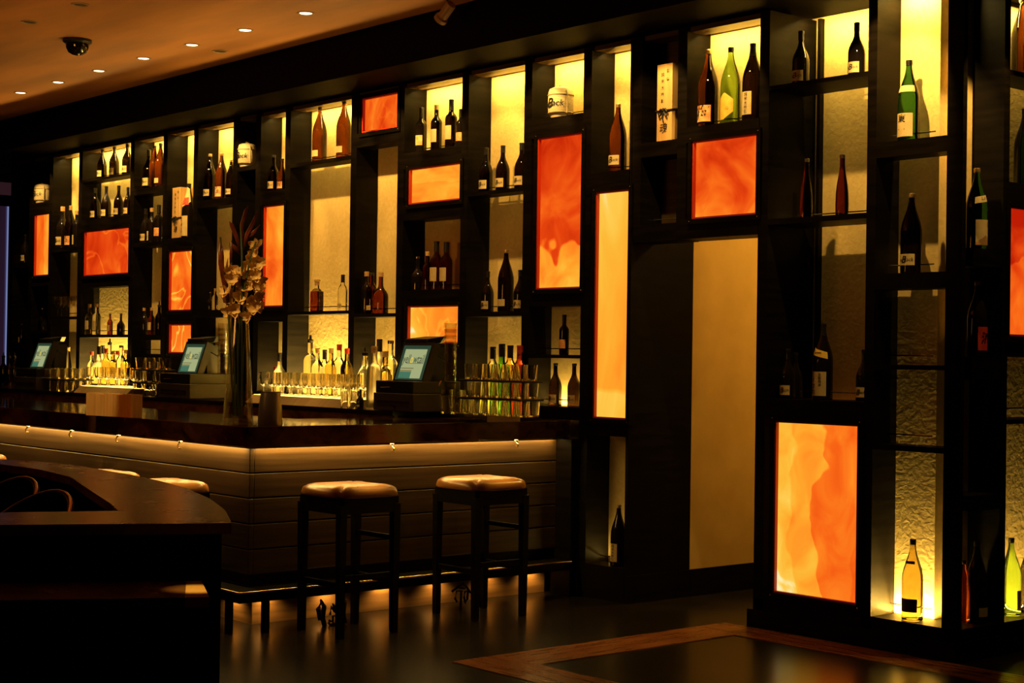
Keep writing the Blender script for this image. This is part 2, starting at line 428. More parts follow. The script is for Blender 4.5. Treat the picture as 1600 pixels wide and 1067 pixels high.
# lighter wood strips let into the floor in front of the passage
struct('trim_2', MB().box(-.20, -.30, 0, 2.0, -.03, .004), M['inlay'])
struct('trim_3', MB().box(-.20, -1.72, 0, .11, -.30, .004), M['inlay2'])
struct('trim_4', MB().box(-.20, -2.02, 0, 2.0, -1.72, .004), M['inlay'])
struct('trim_5', MB().box(1.68, -1.72, 0, 2.0, -.30, .004), M['inlay2'])
# bluish lit pane far left, beyond the end of the shelving
k = NT('blue_lit_pane'); e = k.n('ShaderNodeEmission'); tc = k.n('ShaderNodeTexCoord'); sp = k.n('ShaderNodeSeparateXYZ')
k.l(tc.outputs['Generated'], sp.inputs[0])
k.l(k.ramp(sp.outputs[1], [(.0, (0.015, 0.005, 0.010)), (.85, (0.022, 0.009, 0.022)), (.91, (0.05, 0.05, 0.15)), (.965, (0.26, 0.32, 0.60)), (1.0, (0.05, 0.06, 0.16))]), e.inputs[0])
k.l(e.outputs[0], k.out.inputs[0]); e.inputs[1].default_value = .8
p0, p1 = at(-25, 450, 0, -12.5), at(12, 450, 0, -12.5)
wn = struct('window_1', MB().box(-12.54, p0.y, at(5, 600, 0, -12.5).z, -12.5, p1.y, at(5, 322, 0, -12.5).z), k.m)
k2 = emit('dim_pink_pane', (0.022, 0.008, 0.010), 1.0)
struct('window_2', MB().box(-12.54, p0.y, at(5, 304, 0, -12.5).z, -12.5, p1.y + .03, at(5, 212, 0, -12.5).z), k2)

# ------------------------------------------------------------------ shelving bays
ORD = ['first', 'second', 'third', 'fourth', 'fifth', 'sixth', 'seventh', 'eighth', 'ninth', 'tenth', 'eleventh', 'twelfth', 'thirteenth', 'fourteenth', 'fifteenth']
# right front edge of each bay in the photo and its shelves / rails as (top y, bottom y) at that edge
BAYS = [
 ('C1', 1189.3, 30, [(184, 209), (334, 366)]), ('C2', 1059.5, 100, [(217, 240), (347.6, 375)]),
 ('C3', 986.5, 100, [(264, 295), (656, 683), (889, 940)]), ('C4', 912.5, 100, [(176, 206), (450, 477), (554.5, 560), (637, 657)]),
 ('C5', 820.5, 95, [(292, 298), (486, 493.5)]), ('C6', 722.5, 130, [(226.5, 253), (311.5, 337), (451, 476), (537, 626)]),
 ('C7', 622.8, 160, [(198.7, 221), (489, 494.4)]), ('C8', 549.5, 160, [(242.5, 249), (485, 490)]), ('C9', 446.5, 180, [(294.4, 318), (478.7, 502)]),
 ('C10', 400.5, 200, [(257, 264), (486, 496)]), ('C11', 365, 200, [(307, 319), (483.5, 495), (552, 620)]), ('C12', 303.5, 200, [(369, 389.5), (485, 506), (552, 615)]),
 ('C13', 256, 210, [(289, 299.5), (376, 383), (523, 531), (553, 612)]), ('C14', 204.5, 230, [(269.7, 273), (334.6, 353.6), (427, 446), (522.6, 527)]),
 ('C15', 124, 240, [(384, 391), (494.5, 498)]), ('C16', 78.3, 260, [(314, 332), (430, 446), (516, 520)]), ('C17', 47, 270, [(306, 310), (409, 417), (537, 545)])]
POST = .075
DEP = .20        # how deep the bays are
SH = .155        # shelves stop short of the plaster
STEP_Z = 1.20    # top of the low step at the back of the counter
BX = {}
rights = {n: fx(px, py) for n, px, py, _ in BAYS}
names = [b[0] for b in BAYS]
for i, n in enumerate(names):
    nxt = rights[names[i + 1]] if i + 1 < len(names) else -10.30
    BX[n] = (nxt + POST, rights[n])
BX['C2'] = (-.958, BX['C2'][1])
def lean(n, px, py, y): return px - (y - py) * .0143      # verticals lean a little in the photo
LEV = {}
BAYINFO = {}
where = {'C1': 'over the passage beside the pillar', 'C2': 'over the passage, left half'}
for i, n in enumerate(names[2:]): where[n] = f'{ORD[i]} bay left of passage'
what = {'C1': 'with square orange panel', 'C2': 'holding one wooden box', 'C3': 'with the tallest glowing panel', 'C4': 'with straw cask on top', 'C5': 'with tall lit plaster back',
        'C6': 'with two glowing panels', 'C7': 'with small orange panel on top', 'C8': 'with two brown bottles on top', 'C9': 'with narrow orange panel', 'C10': 'with small straw cask',
        'C11': 'behind the tall flowers', 'C12': 'with wooden box and two panels', 'C13': 'with dark bottles', 'C14': 'with wide red panel', 'C15': 'with slim lit back', 'C16': 'with small far panel', 'C17': 'unlit at the far end'}
for n, px, py, solids in BAYS:
    xl, xr = BX[n]
    lv = [(fz(lean(n, px, py, a), a), fz(lean(n, px, py, b), b)) for a, b in solids]
    LEV[n] = lv
    zb = 0.0
    if n in ('C1', 'C2'): zb = lv[-1][1]
    t = thing('shelving_bay', f'tall black wooden shelving {where[n] if n not in ("C1", "C2") else "bay " + where[n]}, {what[n]}', 'shelving', ((xl + xr) / 2, .1, zb), 0, 'black display shelving along the bar wall')
    ox, oy, oz = (xl + xr) / 2, .1, zb
    def B(x0, y0, z0, x1, y1, z1): return MB().box(x0 - ox, y0 - oy, z0 - oz, x1 - ox, y1 - oy, z1 - oz)
    plx = xl - (POST if n != 'C2' else .079)
    B(plx, 0, zb, xl, DEP, TOP).build('post', M['black_wood'], t)
    B(xl, .02, TOP - .03, xr, SH, TOP).build('top_board', M['straw'] if False else M['panel_wood'], t)
    for j, (z1, z0) in enumerate(lv):
        thin = (z1 - z0) < .07
        z0c = max(z0, 0)
        last = (j == len(lv) - 1)
        nm = 'shelf' if thin else 'rail'
        if n == 'C3' and last: z0c = 0; nm = 'plinth'
        if n == 'C6' and last: z0c = STEP_Z; nm = 'back_panel'
        if n in ('C11', 'C12', 'C13') and last: z0c = STEP_Z; nm = 'back_panel'
        B(xl, 0 if nm != 'back_panel' else .06, z0c, xr, SH if n not in ('C1', 'C2') else DEP, z1).build(nm, M['black_wood'], t)
        nxt_up = lv[j - 1][1] if j else TOP
        if z1 < nxt_up - .12 and n not in ('C9', 'C11', 'C12', 'C17', 'C16', 'C6', 'C7') or (n, j) in (('C6', 0), ('C6', 2), ('C7', 1)):
            MB().tube([(xl - ox, SH - .02 - oy, z1 + .04 - oz), (xr - ox, SH - .02 - oy, z1 + .04 - oz)], .004, 6).build('gallery_rod', M['steel'], t)
    if n in ('C16', 'C17', 'C10', 'C2'):      # dark boards put in where the backs are only unlit
        B(xl, DEP - .012, zb, xr, DEP, TOP).build('shade_back', M['black_wood' if n != 'C2' else 'panel_wood'], t)
    if n == 'C1': pass
    BAYINFO[n] = t
# low cupboard front under the back counter hides everything below; end panel of the shelving at the passage
t = thing('end_panel', 'broad dark wooden end panel of the shelving, left side of the passage', 'panel', (-1.045, .30, 0))
MB().box(-.012, -.30, 0, .012, .26, TOP).build('panel_board', M['black_wood'], t)
MB().box(.012, -.30, 0, .022, .26, .17).build('baseboard', M['black_wood'], t)

# glowing onyx panels
def light_panel(label, x0, x1, z0, z1, mat, y=0.0, face='y', wx=0.0, fr=.03, parent=None):
    """x runs along the face; the sheet sits a little behind a lip painted with its red glow"""
    cx, cz = (x0 + x1) / 2, z0
    t = thing('light_panel', label, 'light panel', (cx, y, cz) if face == 'y' else (wx, cx, cz), 0 if face == 'y' else PI / 2, 'glowing onyx panels in the black shelving')
    hw, h = (x1 - x0) / 2, z1 - z0
    f = MB()
    f.box(-hw - fr, -.012, -fr, -hw, .045, h + fr); f.box(hw, -.012, -fr, hw + fr, .045, h + fr)
    f.box(-hw, -.012, -fr, hw, .045, 0); f.box(-hw, -.012, h, hw, .045, h + fr)
    f.build('frame', M['black_wood'], t)
    g = MB(); q = .010
    g.box(-hw, -.004, 0, -hw + q, .03, h); g.box(hw - q, -.004, 0, hw, .03, h); g.box(-hw + q, -.004, 0, hw - q, .03, q); g.box(-hw + q, -.004, h - q, hw - q, .03, h)
    g.build('inner_lip', M['lip_glow_red'], t)
    MB().box(-hw + q * .5, .018, q * .5, hw - q * .5, .030, h - q * .5).build('onyx_sheet', mat, t, smooth=False)
    for sx in (-1, 1):
        for z in (-fr * .45, h + fr * .45): MB().lathe([(.004, 0), (.004, .003), (.002, .004)], 8).build('screw', M['steel'], t, loc=(sx * (hw + fr * .4), -.012, z)).rotation_euler = (PI / 2, 0, 0)
    return t
def pxpanel(label, xl, yl, tr, br, mat, **k):
    x0 = fx(xl, yl); z1 = fz(*tr); z0 = fz(*br); x1 = (fx(*tr) + fx(*br)) / 2
    return light_panel(label, x0, x1, z0, z1, mat, **k)
pxpanel('square orange glowing panel above the passage', 1082, 280, (1183.4, 208.3), (1183.4, 334.8), onyx('onyx_a', .46, 0, -.12, .85, off=1.3, scale=(3, 3, 3)))
pxpanel('tallest yellow glowing panel, left of the passage', 930, 450, (983, 295.5), (980.9, 656), onyx('onyx_b', .87, -.06, .28, .28, off=4.1, scale=(4, 4, 1.2), step=(1, .12, .06, -.20)))
pxpanel('tall red panel turning yellow at its foot, below the large straw cask', 840, 300, (909.9, 206.5), (908.9, 450), onyx('onyx_c', .74, 0, -.12, .62, off=7.7, scale=(3.2, 3.2, 3.2), step=(1, .25, .55, -.42)))
pxpanel('wide yellow panel under the four wine bottles', 639.5, 285, (720.6, 253.5), (720, 311.5), onyx('onyx_d', .70, 0, -.06, .55, off=2.2, scale=(2.5, 2.5, 4.5), step=(1, .55, .7, .10)))
pxpanel('orange panel behind the nearest terminal, partly hidden', 637, 510, (717.5, 476.5), (717, 537), onyx('onyx_e', .80, -.32, 0, .35, off=9.5, scale=(3, 3, 3), veins=.14))
pxpanel('small red panel at the very top, beside two brown bottles', 566.5, 170, (623, 143.5), (622.4, 198.7), onyx('onyx_f', .36, 0, 0, .7, off=5.9, scale=(4, 4, 3), veins=.08))
pxpanel('narrow orange panel right of the flowers', 411.5, 400, (445, 318.5), (443.5, 478.7), onyx('onyx_g', .52, .10, .06, .8, off=3.4, scale=(3, 3, 2.4)))
pxpanel('orange panel with white streak, under the far wooden box', 264.5, 440, (301, 390), (300, 485), onyx('onyx_h', .48, 0, -.12, .8, off=6.6, scale=(2.4, 2.4, 2.4), veins=.42))
pxpanel('small orange panel with white veins behind the middle terminal', 264.5, 530, (300, 506.5), (300, 552), onyx('onyx_i', .58, 0, 0, .6, off=8.1, scale=(2.5, 2.5, 2.5), veins=.5))
pxpanel('wide red panel under the far shelf of sake bottles', 132, 390, (203, 354), (201.5, 427), onyx('onyx_j', .22, -.04, .16, .6, off=11.4, scale=(2.2, 2.2, 2.2), veins=.22))
pxpanel('small narrow orange panel at the far left end', 54, 380, (78, 332.5), (77, 430), onyx('onyx_k', .50, .18, -.05, .5, off=12.7, scale=(3, 3, 2.2), step=(0, .45, .6, .14)))

# ------------------------------------------------------------------ pillar of shelves on the right
PX0, PXC = -.018, 1.32           # left edge and corner
CX, CY = .90, .41                # plaster core corner
struct('wall_core', MB().box(.02, CY, 0, 1.05, 1.9, TOP + .014).box(.75, .205, 0, 1.04, CY, TOP + .014).box(1.04, .28, 0, 1.13, .366, TOP + .014), M['plaster'])
struct('wall_header', MB().box(-.60, .205, 2.22, .0, .25, TOP + .014), M['plaster'])
t1 = thing('shelving_pillar', 'free standing black shelving pillar at right, lit from inside, with tall onyx panel', 'shelving', (.65, .4, 0))
def PB(x0, y0, z0, x1, y1, z1): return MB().box(x0 - .65, y0 - .4, z0, x1 - .65, y1 - .4, z1)
def pz(px, py): return fz(px, py)
PB(PX0, 0, .0, .053, CY, TOP).build('post', M['black_wood'], t1)
PB(.732, 0, .0, .75, CY, TOP).build('post', M['black_wood'], t1)
PB(.75, 0, .0, .79, .204, TOP).build('post', M['black_wood'], t1)
PB(1.227, 0, 0, PXC, .03, TOP).build('post', M['black_wood'], t1)
PB(1.285, .03, 0, PXC, .035, TOP).build('post_edge', M['black_wood'], t1)
PB(1.13, .366, .0, PXC, .42, TOP).build('post', M['black_wood'], t1)
PB(1.05, 1.10, .0, PXC, 1.16, TOP).build('post', M['black_wood'], t1)
PB(.09, .375, 1.2, .112, CY, TOP).build('back_post', M['black_wood'], t1)
# plinth with a small step at its left end
PB(PX0, 0, 0, PXC, CY, .165).build('plinth', M['black_wood'], t1)
PB(1.05, CY, 0, PXC, 1.16, .165).build('plinth', M['black_wood'], t1)
PB(PX0 - .035, -.012, 0, PXC + .012, -.0, .10).build('kick_board', M['black_wood'], t1)
PB(PXC, -.012, 0, PXC + .012, 1.16, .10).build('kick_board', M['black_wood'], t1)
P1L = [(pz(1356, 111), pz(1356, 118)), (pz(1353, 332), pz(1353, 341)), (pz(1348, 628), pz(1348, 657.5)), (pz(1341, 946), .165)]
P2L = [(pz(1480, 211), pz(1480, 236)), (pz(1476.5, 424), pz(1476.5, 449.6)), (pz(1475.5, 571), pz(1475.5, 578.5)), (pz(1474, 700), pz(1474, 708.8)), (pz(1471, 979), .1)]
for i, (a, b) in enumerate(P1L):
    PB(.053, 0, b, .732, .30, a).build('shelf' if i < 2 else 'rail', M['black_wood'], t1)
    if i < 3: MB().tube([(.053 - .65, .27 - .4, a + .04), (.732 - .65, .27 - .4, a + .04)], .004, 6).build('gallery_rod', M['steel'], t1)
for i, (a, b) in enumerate(P2L[:4]):
    PB(.79, 0, b, 1.227, .155, a).build('shelf', M['black_wood'], t1)
    MB().tube([(.79 - .65, .14 - .4, a + .05), (1.06 - .65, .14 - .4, a + .05)], .004, 6).build('gallery_rod', M['steel'], t1)
MB().tube([(.79 - .65, .17 - .4, .165 + .055), (1.06 - .65, .17 - .4, .165 + .055)], .004, 6).build('gallery_rod', M['steel'], t1)
def rz_(px, py): return at(px, py, 0, PXC).z
R1L = [(rz_(1527, 387.5), rz_(1527, 415)), (rz_(1527, 558), rz_(1527, 593)), (rz_(1525, 774), rz_(1525, 798))]
for a, b in R1L:
    PB(1.16, .10, b, PXC, .365, a).build('shelf', M['black_wood'], t1)
R2L = [(rz_(1598, 113), rz_(1598, 121)), (rz_(1598, 287), rz_(1598, 320)), (rz_(1598, 526), rz_(1598, 557.6)), (rz_(1598, 655), rz_(1598, 662))]
for i, (a, b) in enumerate(R2L):
    PB(1.10, .42, b, PXC, 1.10, a).build('shelf', M['black_wood'], t1)
    if i in (0, 3): MB().tube([(1.13 - .65, .42 - .4, a + .05), (1.13 - .65, 1.10 - .4, a + .05)], .004, 6).build('gallery_rod', M['steel'], t1)
light_panel('large onyx panel near the floor of the right pillar, half yellow half orange', .128, .703, pz(1341, 946), pz(1343, 663.5),
            onyx('onyx_big', .88, 0, -.04, .44, off=15.2, scale=(4.2, 4.2, 3.4), step=[(0, .57, .85, -.25), (0, .17, .45, -.12), (0, .93, .30, -.10)]))
light_panel('orange panel on the right face of the pillar at photo edge', at(1576, 400, 0, PXC).y, 1.06, rz_(1574, 525), rz_(1576, 321.5),
            onyx('onyx_side', .42, -.05, -.1, .6, off=17.9, scale=(4, 4, 3), step=(1, .62, .5, -.22), axis=0), face='x', wx=PXC)

# ------------------------------------------------------------------ bar counter
bar = thing('bar_counter', 'long brown panelled bar with polished dark stone top and foot ledge', 'bar counter', (-1.62, -2.32, 0))
BXO, BYO = -1.62, -2.32
def BB(x0, y0, z0, x1, y1, z1, mb=None): return (mb or MB()).box(x0 - BXO, y0 - BYO, z0, x1 - BXO, y1 - BYO, z1)
XL = -7.6
# slab: long run plus the return that meets the wall
MB().prism([(p[0] - BXO, p[1] - BYO) for p in [(XL, -2.39), (-1.55, -2.39), (-1.55, -.005), (-2.38, -.005), (-2.38, -1.53), (XL, -1.53)]], .992, 1.104).build('stone_top', M['stone'], bar, bevel=.004)
# panelling in horizontal boards with fine grooves between them
zs = [.980, .842, .705, .565, .425, .285]
for z0, z1 in zip(zs[1:], zs):
    m = MB(); BB(XL, -2.32, z0 + .006, -1.62, -2.29, z1, m); BB(-1.65, -2.29, z0 + .006, -1.62, -.06, z1, m)
    m.build('board', M['panel_wood'], bar, bevel=.003)
m = MB(); BB(XL, -2.29, .225, -1.65, -1.62, .975, m); BB(-2.30, -1.62, .225, -1.65, -.06, .975, m)
m.build('carcass', M['black_wood'], bar)
BB(-1.66, -.065, .0, -1.475, -.005, .99).build('end_post', M['black_wood'], bar, bevel=.003)
m = MB(); BB(XL, -2.46, .165, -1.47, -2.29, .222, m); BB(-1.65, -2.29, .165, -1.47, -.06, .222, m)
m.build('foot_ledge', M['black_wood'], bar)
MB().tube([(XL - BXO, -2.462 - BYO, .219), (-1.47 - BXO, -2.462 - BYO, .219), (-1.468 - BXO, -2.46 - BYO, .219), (-1.468 - BXO, -.06 - BYO, .219)], .007, 12).build('ledge_edge', M['brass'], bar)
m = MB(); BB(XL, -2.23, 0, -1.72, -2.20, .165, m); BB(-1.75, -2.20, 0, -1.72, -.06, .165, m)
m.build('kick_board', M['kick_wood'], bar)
for (x, y) in ((-1.60, -2.447), (-1.485, -2.29), (-3.0, -2.447), (-4.4, -2.447)):
    BB(x - .02, y - .015, 0, x + .02, y + .015, .165).build('ledge_leg', M['black_iron'], bar)
def hook(x, y, rz):
    h = MB().tube([(0, 0, 0), (0, -.012, -.008), (0, -.022, -.022), (0, -.016, -.036), (0, -.002, -.038)], .005, 8)
    h.lathe([(.013, 0), (.013, .006), (.004, .008)], 12, c=(0, -.004, -.004))
    o = h.build('bag_hook', M['brass'], bar, loc=(x - BXO, y - BYO, .984)); o.rotation_euler = (0, 0, rz); return o
for px, py in ((45, 668), (113, 675), (186, 683), (283, 692)):
    p = at(px, py, 1, -2.345); hook(p.x, -2.345, 0)
for px, py in ((612, 694), (806, 688)):
    p = at(px, py, 0, -1.595); hook(-1.595, p.y, PI / 2)

# back counter
bc = thing('back_counter', 'dark back counter with brown stone apron along the shelving', 'counter', (-6.0, -.4, 0))
MB().box(-4.3, -.40, 1.112, 3.62, .39, 1.142).build('counter_top', M['counter'], bc)
MB().box(-4.3, -.385, .86, 3.62, -.36, 1.112).build('stone_apron', M['apron'], bc)
MB().box(-4.3, -.36, 0, 3.62, .39, .86).build('cupboard', M['black_wood'], bc)
MB().box(-4.3, -.36, .86, 3.62, .39, 1.112).build('cupboard_top', M['black_wood'], bc)
MB().box(-4.3, .22, 1.142, 3.62, .39, STEP_Z).build('back_step', M['counter'], bc)
CZ, CYF = 1.142, -.80

# ------------------------------------------------------------------ bar stools
def stool_proto():
    t = thing('bar_stool', 'x', 'bar stool', (0, 0, 0), 0, 'backless bar stools along the bar')
    n = 22; hw = .212; vs, fs = [], []
    # cushion: rounded square, domed, with pulled-in corner tucks
    def ring(s, z): 
        out = []
        for i in range(64):
            a = 2 * PI * i / 64; c, q = math.cos(a), math.sin(a)
            e = 5.5; r = (abs(c) ** e + abs(q) ** e) ** (-1 / e)
            out.append((s * r * c, s * r * q, z))
        return out
    rings = [ring(hw * .975, .738), ring(hw, .744), ring(hw * 1.004, .754), ring(hw * .995, .766), ring(hw * .965, .781), ring(hw * .90, .790), ring(hw * .78, .797), ring(hw * .55, .803), ring(hw * .28, .806)]
    for R_ in rings: vs += R_
    for j in range(len(rings) - 1):
        for i in range(64):
            k = (i + 1) % 64; fs.append((j * 64 + i, j * 64 + k, (j + 1) * 64 + k, (j + 1) * 64 + i))
    vs.append((0, 0, .807)); L = (len(rings) - 1) * 64
    for i in range(64): fs.append((L + i, L + (i + 1) % 64, len(vs) - 1))
    fs.append(tuple(range(63, -1, -1)))
    for i, v in enumerate(vs):      # tucks at the corners
        x, y, z = v; a = math.atan2(abs(y), abs(x) + 1e-9); d = math.hypot(x, y)
        if z > .75 and d > .1:
            tuck = math.exp(-((a - PI / 4) / .05) ** 2) * min(1, (d - .1) / .15) * .012
            puff = math.exp(-((a - PI / 4 - .16) / .09) ** 2) + math.exp(-((a - PI / 4 + .16) / .09) ** 2)
            vs[i] = (x, y, z - tuck + .003 * puff * min(1, (d - .1) / .1))
    MB().add(vs, fs).build('seat', M['leather'], t)
    m = MB()
    for s in (-1, 1):
        m.box(-.185, s * .185 - .012, .655, .185, s * .185 + .012, .738); m.box(s * .185 - .012, -.173, .655, s * .185 + .012, .173, .738)
    m.build('seat_rail', M['black_wood'], t)
    for sx in (-1, 1):
        for sy in (-1, 1):
            w, b = .022, .017; x, y = sx * .178, sy * .178
            m = MB().add([(x - b, y - b, 0), (x + b, y - b, 0), (x + b, y + b, 0), (x - b, y + b, 0), (x - w, y - w, .70), (x + w, y - w, .70), (x + w, y + w, .70), (x - w, y + w, .70)],
                         [(3, 2, 1, 0), (4, 5, 6, 7), (0, 1, 5, 4), (1, 2, 6, 5), (2, 3, 7, 6), (3, 0, 4, 7)])
            lg = m.build('leg', M['black_wood'], t)
            MB().lathe([(.014, 0), (.014, .006)], 12).build('foot_glide', M['steel'], lg, loc=(x, y, -.001))
    for s in (-1, 1):
        MB().box(-.16, s * .178 - .009, .262, .16, s * .178 + .009, .292).build('stretcher', M['black_wood'], t)
        MB().box(s * .178 - .009, -.16, .30, s * .178 + .009, .16, .33).build('stretcher', M['black_wood'], t)
    m = MB(); m.box(-.16, .168, .500, .16, .186, .525); m.build('upper_stretcher', M['black_wood'], t)
    return t
st = stool_proto()
SPOTS = [(-1.235, -1.925, .02, 'tan leather bar stool nearest the bar corner, at the bar end'),
         (-1.25, -.985, .0, 'tan leather bar stool nearest the shelving wall, right end of the bar'),
         (-1.93, -2.69, .0, 'bar stool behind the curved partition, nearest the bar corner'),
         (-2.72, -2.69, .03, 'bar stool at the bar front, only a sliver of seat over the curved partition'),
         (-4.62, -2.69, .0, 'bar stool seat at the left edge of the photo'),]
for i, (x, y, r, lb) in enumerate(SPOTS):
    o = st if i == 0 else copy_tree(st)
    o.location = (x, y, .001); o.rotation_euler = (0, 0, r); o['label'] = lb

# black iron brush-stroke brackets standing under the ledge
def iron(label, px, py, lines, Z0):
    p = at(px, py, 2, 0)
    t = thing('iron_bracket', label, 'bracket', (p.x, p.y, 0), -PI / 2 * .98 + PI, 'black iron brush stroke brackets')
    m = MB()
    for pts, r in lines: m.tube([(-x, 0, z) for x, z in pts], r, 8)
    m.build('iron_stroke', M['black_iron'], t)
    return t
iron('black wrought iron scroll bracket behind the leg of the nearest stool', 520, 977,
     [([(-.085, .004), (-.075, .06), (-.08, .10), (-.085, .125), (-.06, .10), (-.062, .05), (-.05, .03)], .010),
      ([(-.045, .012), (.02, .004), (.028, .02)], .008), ([(-.03, .10), (-.035, .055), (-.02, .09), (.0, .12), (-.01, .07), (.012, .105), (.02, .06)], .008),
      ([(-.03, .02), (-.025, .055), (.0, .05), (.0, .02), (.025, .03)], .007), ([(.055, .0), (.07, .05), (.06, .11), (.08, .14), (.10, .10), (.085, .04)], .014)], 0)
iron('black wrought iron scroll bracket behind the leg of the second stool', 720, 950,
     [([(-.075, .085), (-.04, .125), (-.015, .145), (.02, .13), (.07, .105)], .007), ([(-.03, .115), (.0, .12), (.02, .125)], .006),
      ([(-.055, .10), (-.05, .05), (-.035, .03), (-.025, .06), (-.03, .095), (-.055, .10)], .007), ([(.0, .10), (.0, .05), (.0, .001)], .007),
      ([(-.01, .10), (.035, .105), (.045, .06), (.03, .04)], .006)], 0)

# ------------------------------------------------------------------ curved booth partition, left foreground
CAPZ = .95
out_px = [(362, 817), (352, 797), (330, 780), (290, 762), (245, 750), (200, 741), (120, 727), (60, 721), (0, 717)]
in_px = [(185, 798), (172, 786), (150, 772), (110, 745), (60, 733), (0, 725)]
OUT = [at(x, y, 2, CAPZ) for x, y in out_px]; INN = [at(x, y, 2, CAPZ) for x, y in in_px]
ch0 = at(362, 817, 2, CAPZ); ch1 = at(0, 820, 2, CAPZ); cin1 = at(0, 800.5, 2, CAPZ); cin0 = at(185, 798, 2, CAPZ)
d_out = (ch1 - ch0); d_in = (cin1 - cin0)
far_out = ch0 + d_out * 3.2; far_in = cin0 + d_in * 5.0
def arc_to(p, q, bulge, n=10):
    mid = (p + q) / 2; dv = q - p; nv = Vector((dv.y, -dv.x, 0)).normalized()
    return [p.lerp(q, i / n) + nv * bulge * math.sin(PI * i / n) for i in range(1, n)]
outer = OUT + arc_to(OUT[-1], far_out, .9) + [far_out]
inner = INN + arc_to(INN[-1], far_in, .8) + [far_in]
n_o = 40
def resample(pts, n):
    L = [0]
    for a, b in zip(pts, pts[1:]): L.append(L[-1] + (b - a).length)
    out = []
    for i in range(n):
        t = L[-1] * i / (n - 1); j = 0
        while j < len(L) - 2 and L[j + 1] < t: j += 1
        out.append(pts[j].lerp(pts[j + 1], (t - L[j]) / max(L[j + 1] - L[j], 1e-6)))
    return out
bo = Vector((ch0.x - 1.2, ch0.y - .6, 0))
part = thing('booth_partition', 'curved dark booth partition with glossy red-brown wood cap, left foreground', 'partition', bo)
def ring_wall(o, i, z0, z1):
    n = len(o); vs = []
    for p in o: vs += [(p.x - bo.x, p.y - bo.y, z0), (p.x - bo.x, p.y - bo.y, z1)]
    for p in i: vs += [(p.x - bo.x, p.y - bo.y, z0), (p.x - bo.x, p.y - bo.y, z1)]
    fs = []; O = 2 * n
    for k in range(n):
        q = (k + 1) % n
        fs += [(2 * k, 2 * q, 2 * q + 1, 2 * k + 1), (O + 2 * k, O + 2 * k + 1, O + 2 * q + 1, O + 2 * q), (2 * k + 1, 2 * q + 1, O + 2 * q + 1, O + 2 * k + 1), (2 * k, O + 2 * k, O + 2 * q, 2 * q)]
    return MB().add(vs, fs)
ro, ri = resample(outer, 60), resample(inner, 60)
ro = ro + [ro[-1].lerp(ro[0], f) for f in (.25, .5, .75)]; ri = ri + [ri[-1].lerp(ri[0], f) for f in (.25, .5, .75)]
ring_wall(ro, ri, CAPZ - .035, CAPZ).build('wood_cap', M['cap_wood'], part, smooth=False)
so = [a.lerp(b, .08) for a, b in zip(ro, ri)]; si = [a.lerp(b, .92) for a, b in zip(ro, ri)]
ring_wall(so, si, 0, CAPZ - .035).build('partition_wall', M['black_wood'], part, smooth=False)
# low sideboard against the partition's straight front
SBZ = .775
a0, a1, a2, a3 = at(-60, 911.5, 2, SBZ), at(315, 907.5, 2, SBZ), at(327, 932.5, 2, SBZ), at(-60, 938.5, 2, SBZ)
b1, b2 = at(291, 908, 2, SBZ), at(289, 933.5, 2, SBZ)
sb = thing('sideboard', 'low dark sideboard with red-brown top and brightly lit end, bottom left corner', 'sideboard', ((a1.x + a3.x) / 2, (a1.y + a3.y) / 2, 0))
sx, sy = sb.location.x, sb.location.y
def SP(*pts): return [(p.x - sx, p.y - sy) for p in pts]
MB().prism(SP(a0, b1, b2, a3), SBZ - .03, SBZ).build('wood_top', M['cap_wood'], sb)
MB().prism(SP(b1, a1, a2, b2), SBZ - .03, SBZ).build('painted_lit_end', M['lit_end'], sb)  # bright end of the top, its lamp light painted into the colour
cen = (a0 + a1 + a2 + a3) / 4
MB().prism(SP(*[p.lerp(cen, .02) for p in (a0, a1, a2, a3)]), 0, SBZ - .03).build('cabinet_body', M['black_wood'], sb)

# two tub chairs inside the booth, chrome-rimmed backs
def chair(label, loc, rz):
    t = thing('tub_chair', label, 'chair', loc, rz, 'tub chairs inside the booth')
    MB().lathe([(.20, .40), (.24, .41), (.25, .44), (.24, .475), (.15, .49)], 28).build('seat', M['black_plastic'], t)
    vs, fs = [], []; n = 20
    for i in range(n + 1):
        a = -PI * .62 + PI * 1.24 * i / n; h = .46 + .46 * math.cos(a * .72) ** 1.0
        for r, z in ((.255, .40), (.27, h), (.295, h), (.285, .40)): vs.append((r * math.sin(a), r * math.cos(a), z))
    for i in range(n):
        for j in range(4):
            k = (j + 1) % 4; fs.append((4 * i + j, 4 * i + k, 4 * i + 4 + k, 4 * i + 4 + j))
    fs += [(0, 1, 2, 3), (4 * n + 3, 4 * n + 2, 4 * n + 1, 4 * n)]
    MB().add(vs, fs).build('backrest', M['black_plastic'], t)
    MB().tube([(.283 * math.sin(-PI * .62 + PI * 1.24 * i / n), .283 * math.cos(-PI * .62 + PI * 1.24 * i / n), .463 + .46 * math.cos((-PI * .62 + PI * 1.24 * i / n) * .72)) for i in range(n + 1)], .008, 8).build('chrome_rim', M['steel'], t)
    for sx_ in (-1, 1):
        for sy_ in (-1, 1): MB().tube([(sx_ * .20, sy_ * .18, 0), (sx_ * .17, sy_ * .15, .41)], .014, 8).build('leg', M['steel'], t)
    return t
chair('dark tub chair inside the booth, left one of two', (-.95, -4.15, 0), .15)
chair('dark tub chair inside the booth, right one of two', (-.22, -4.33, 0), .15)

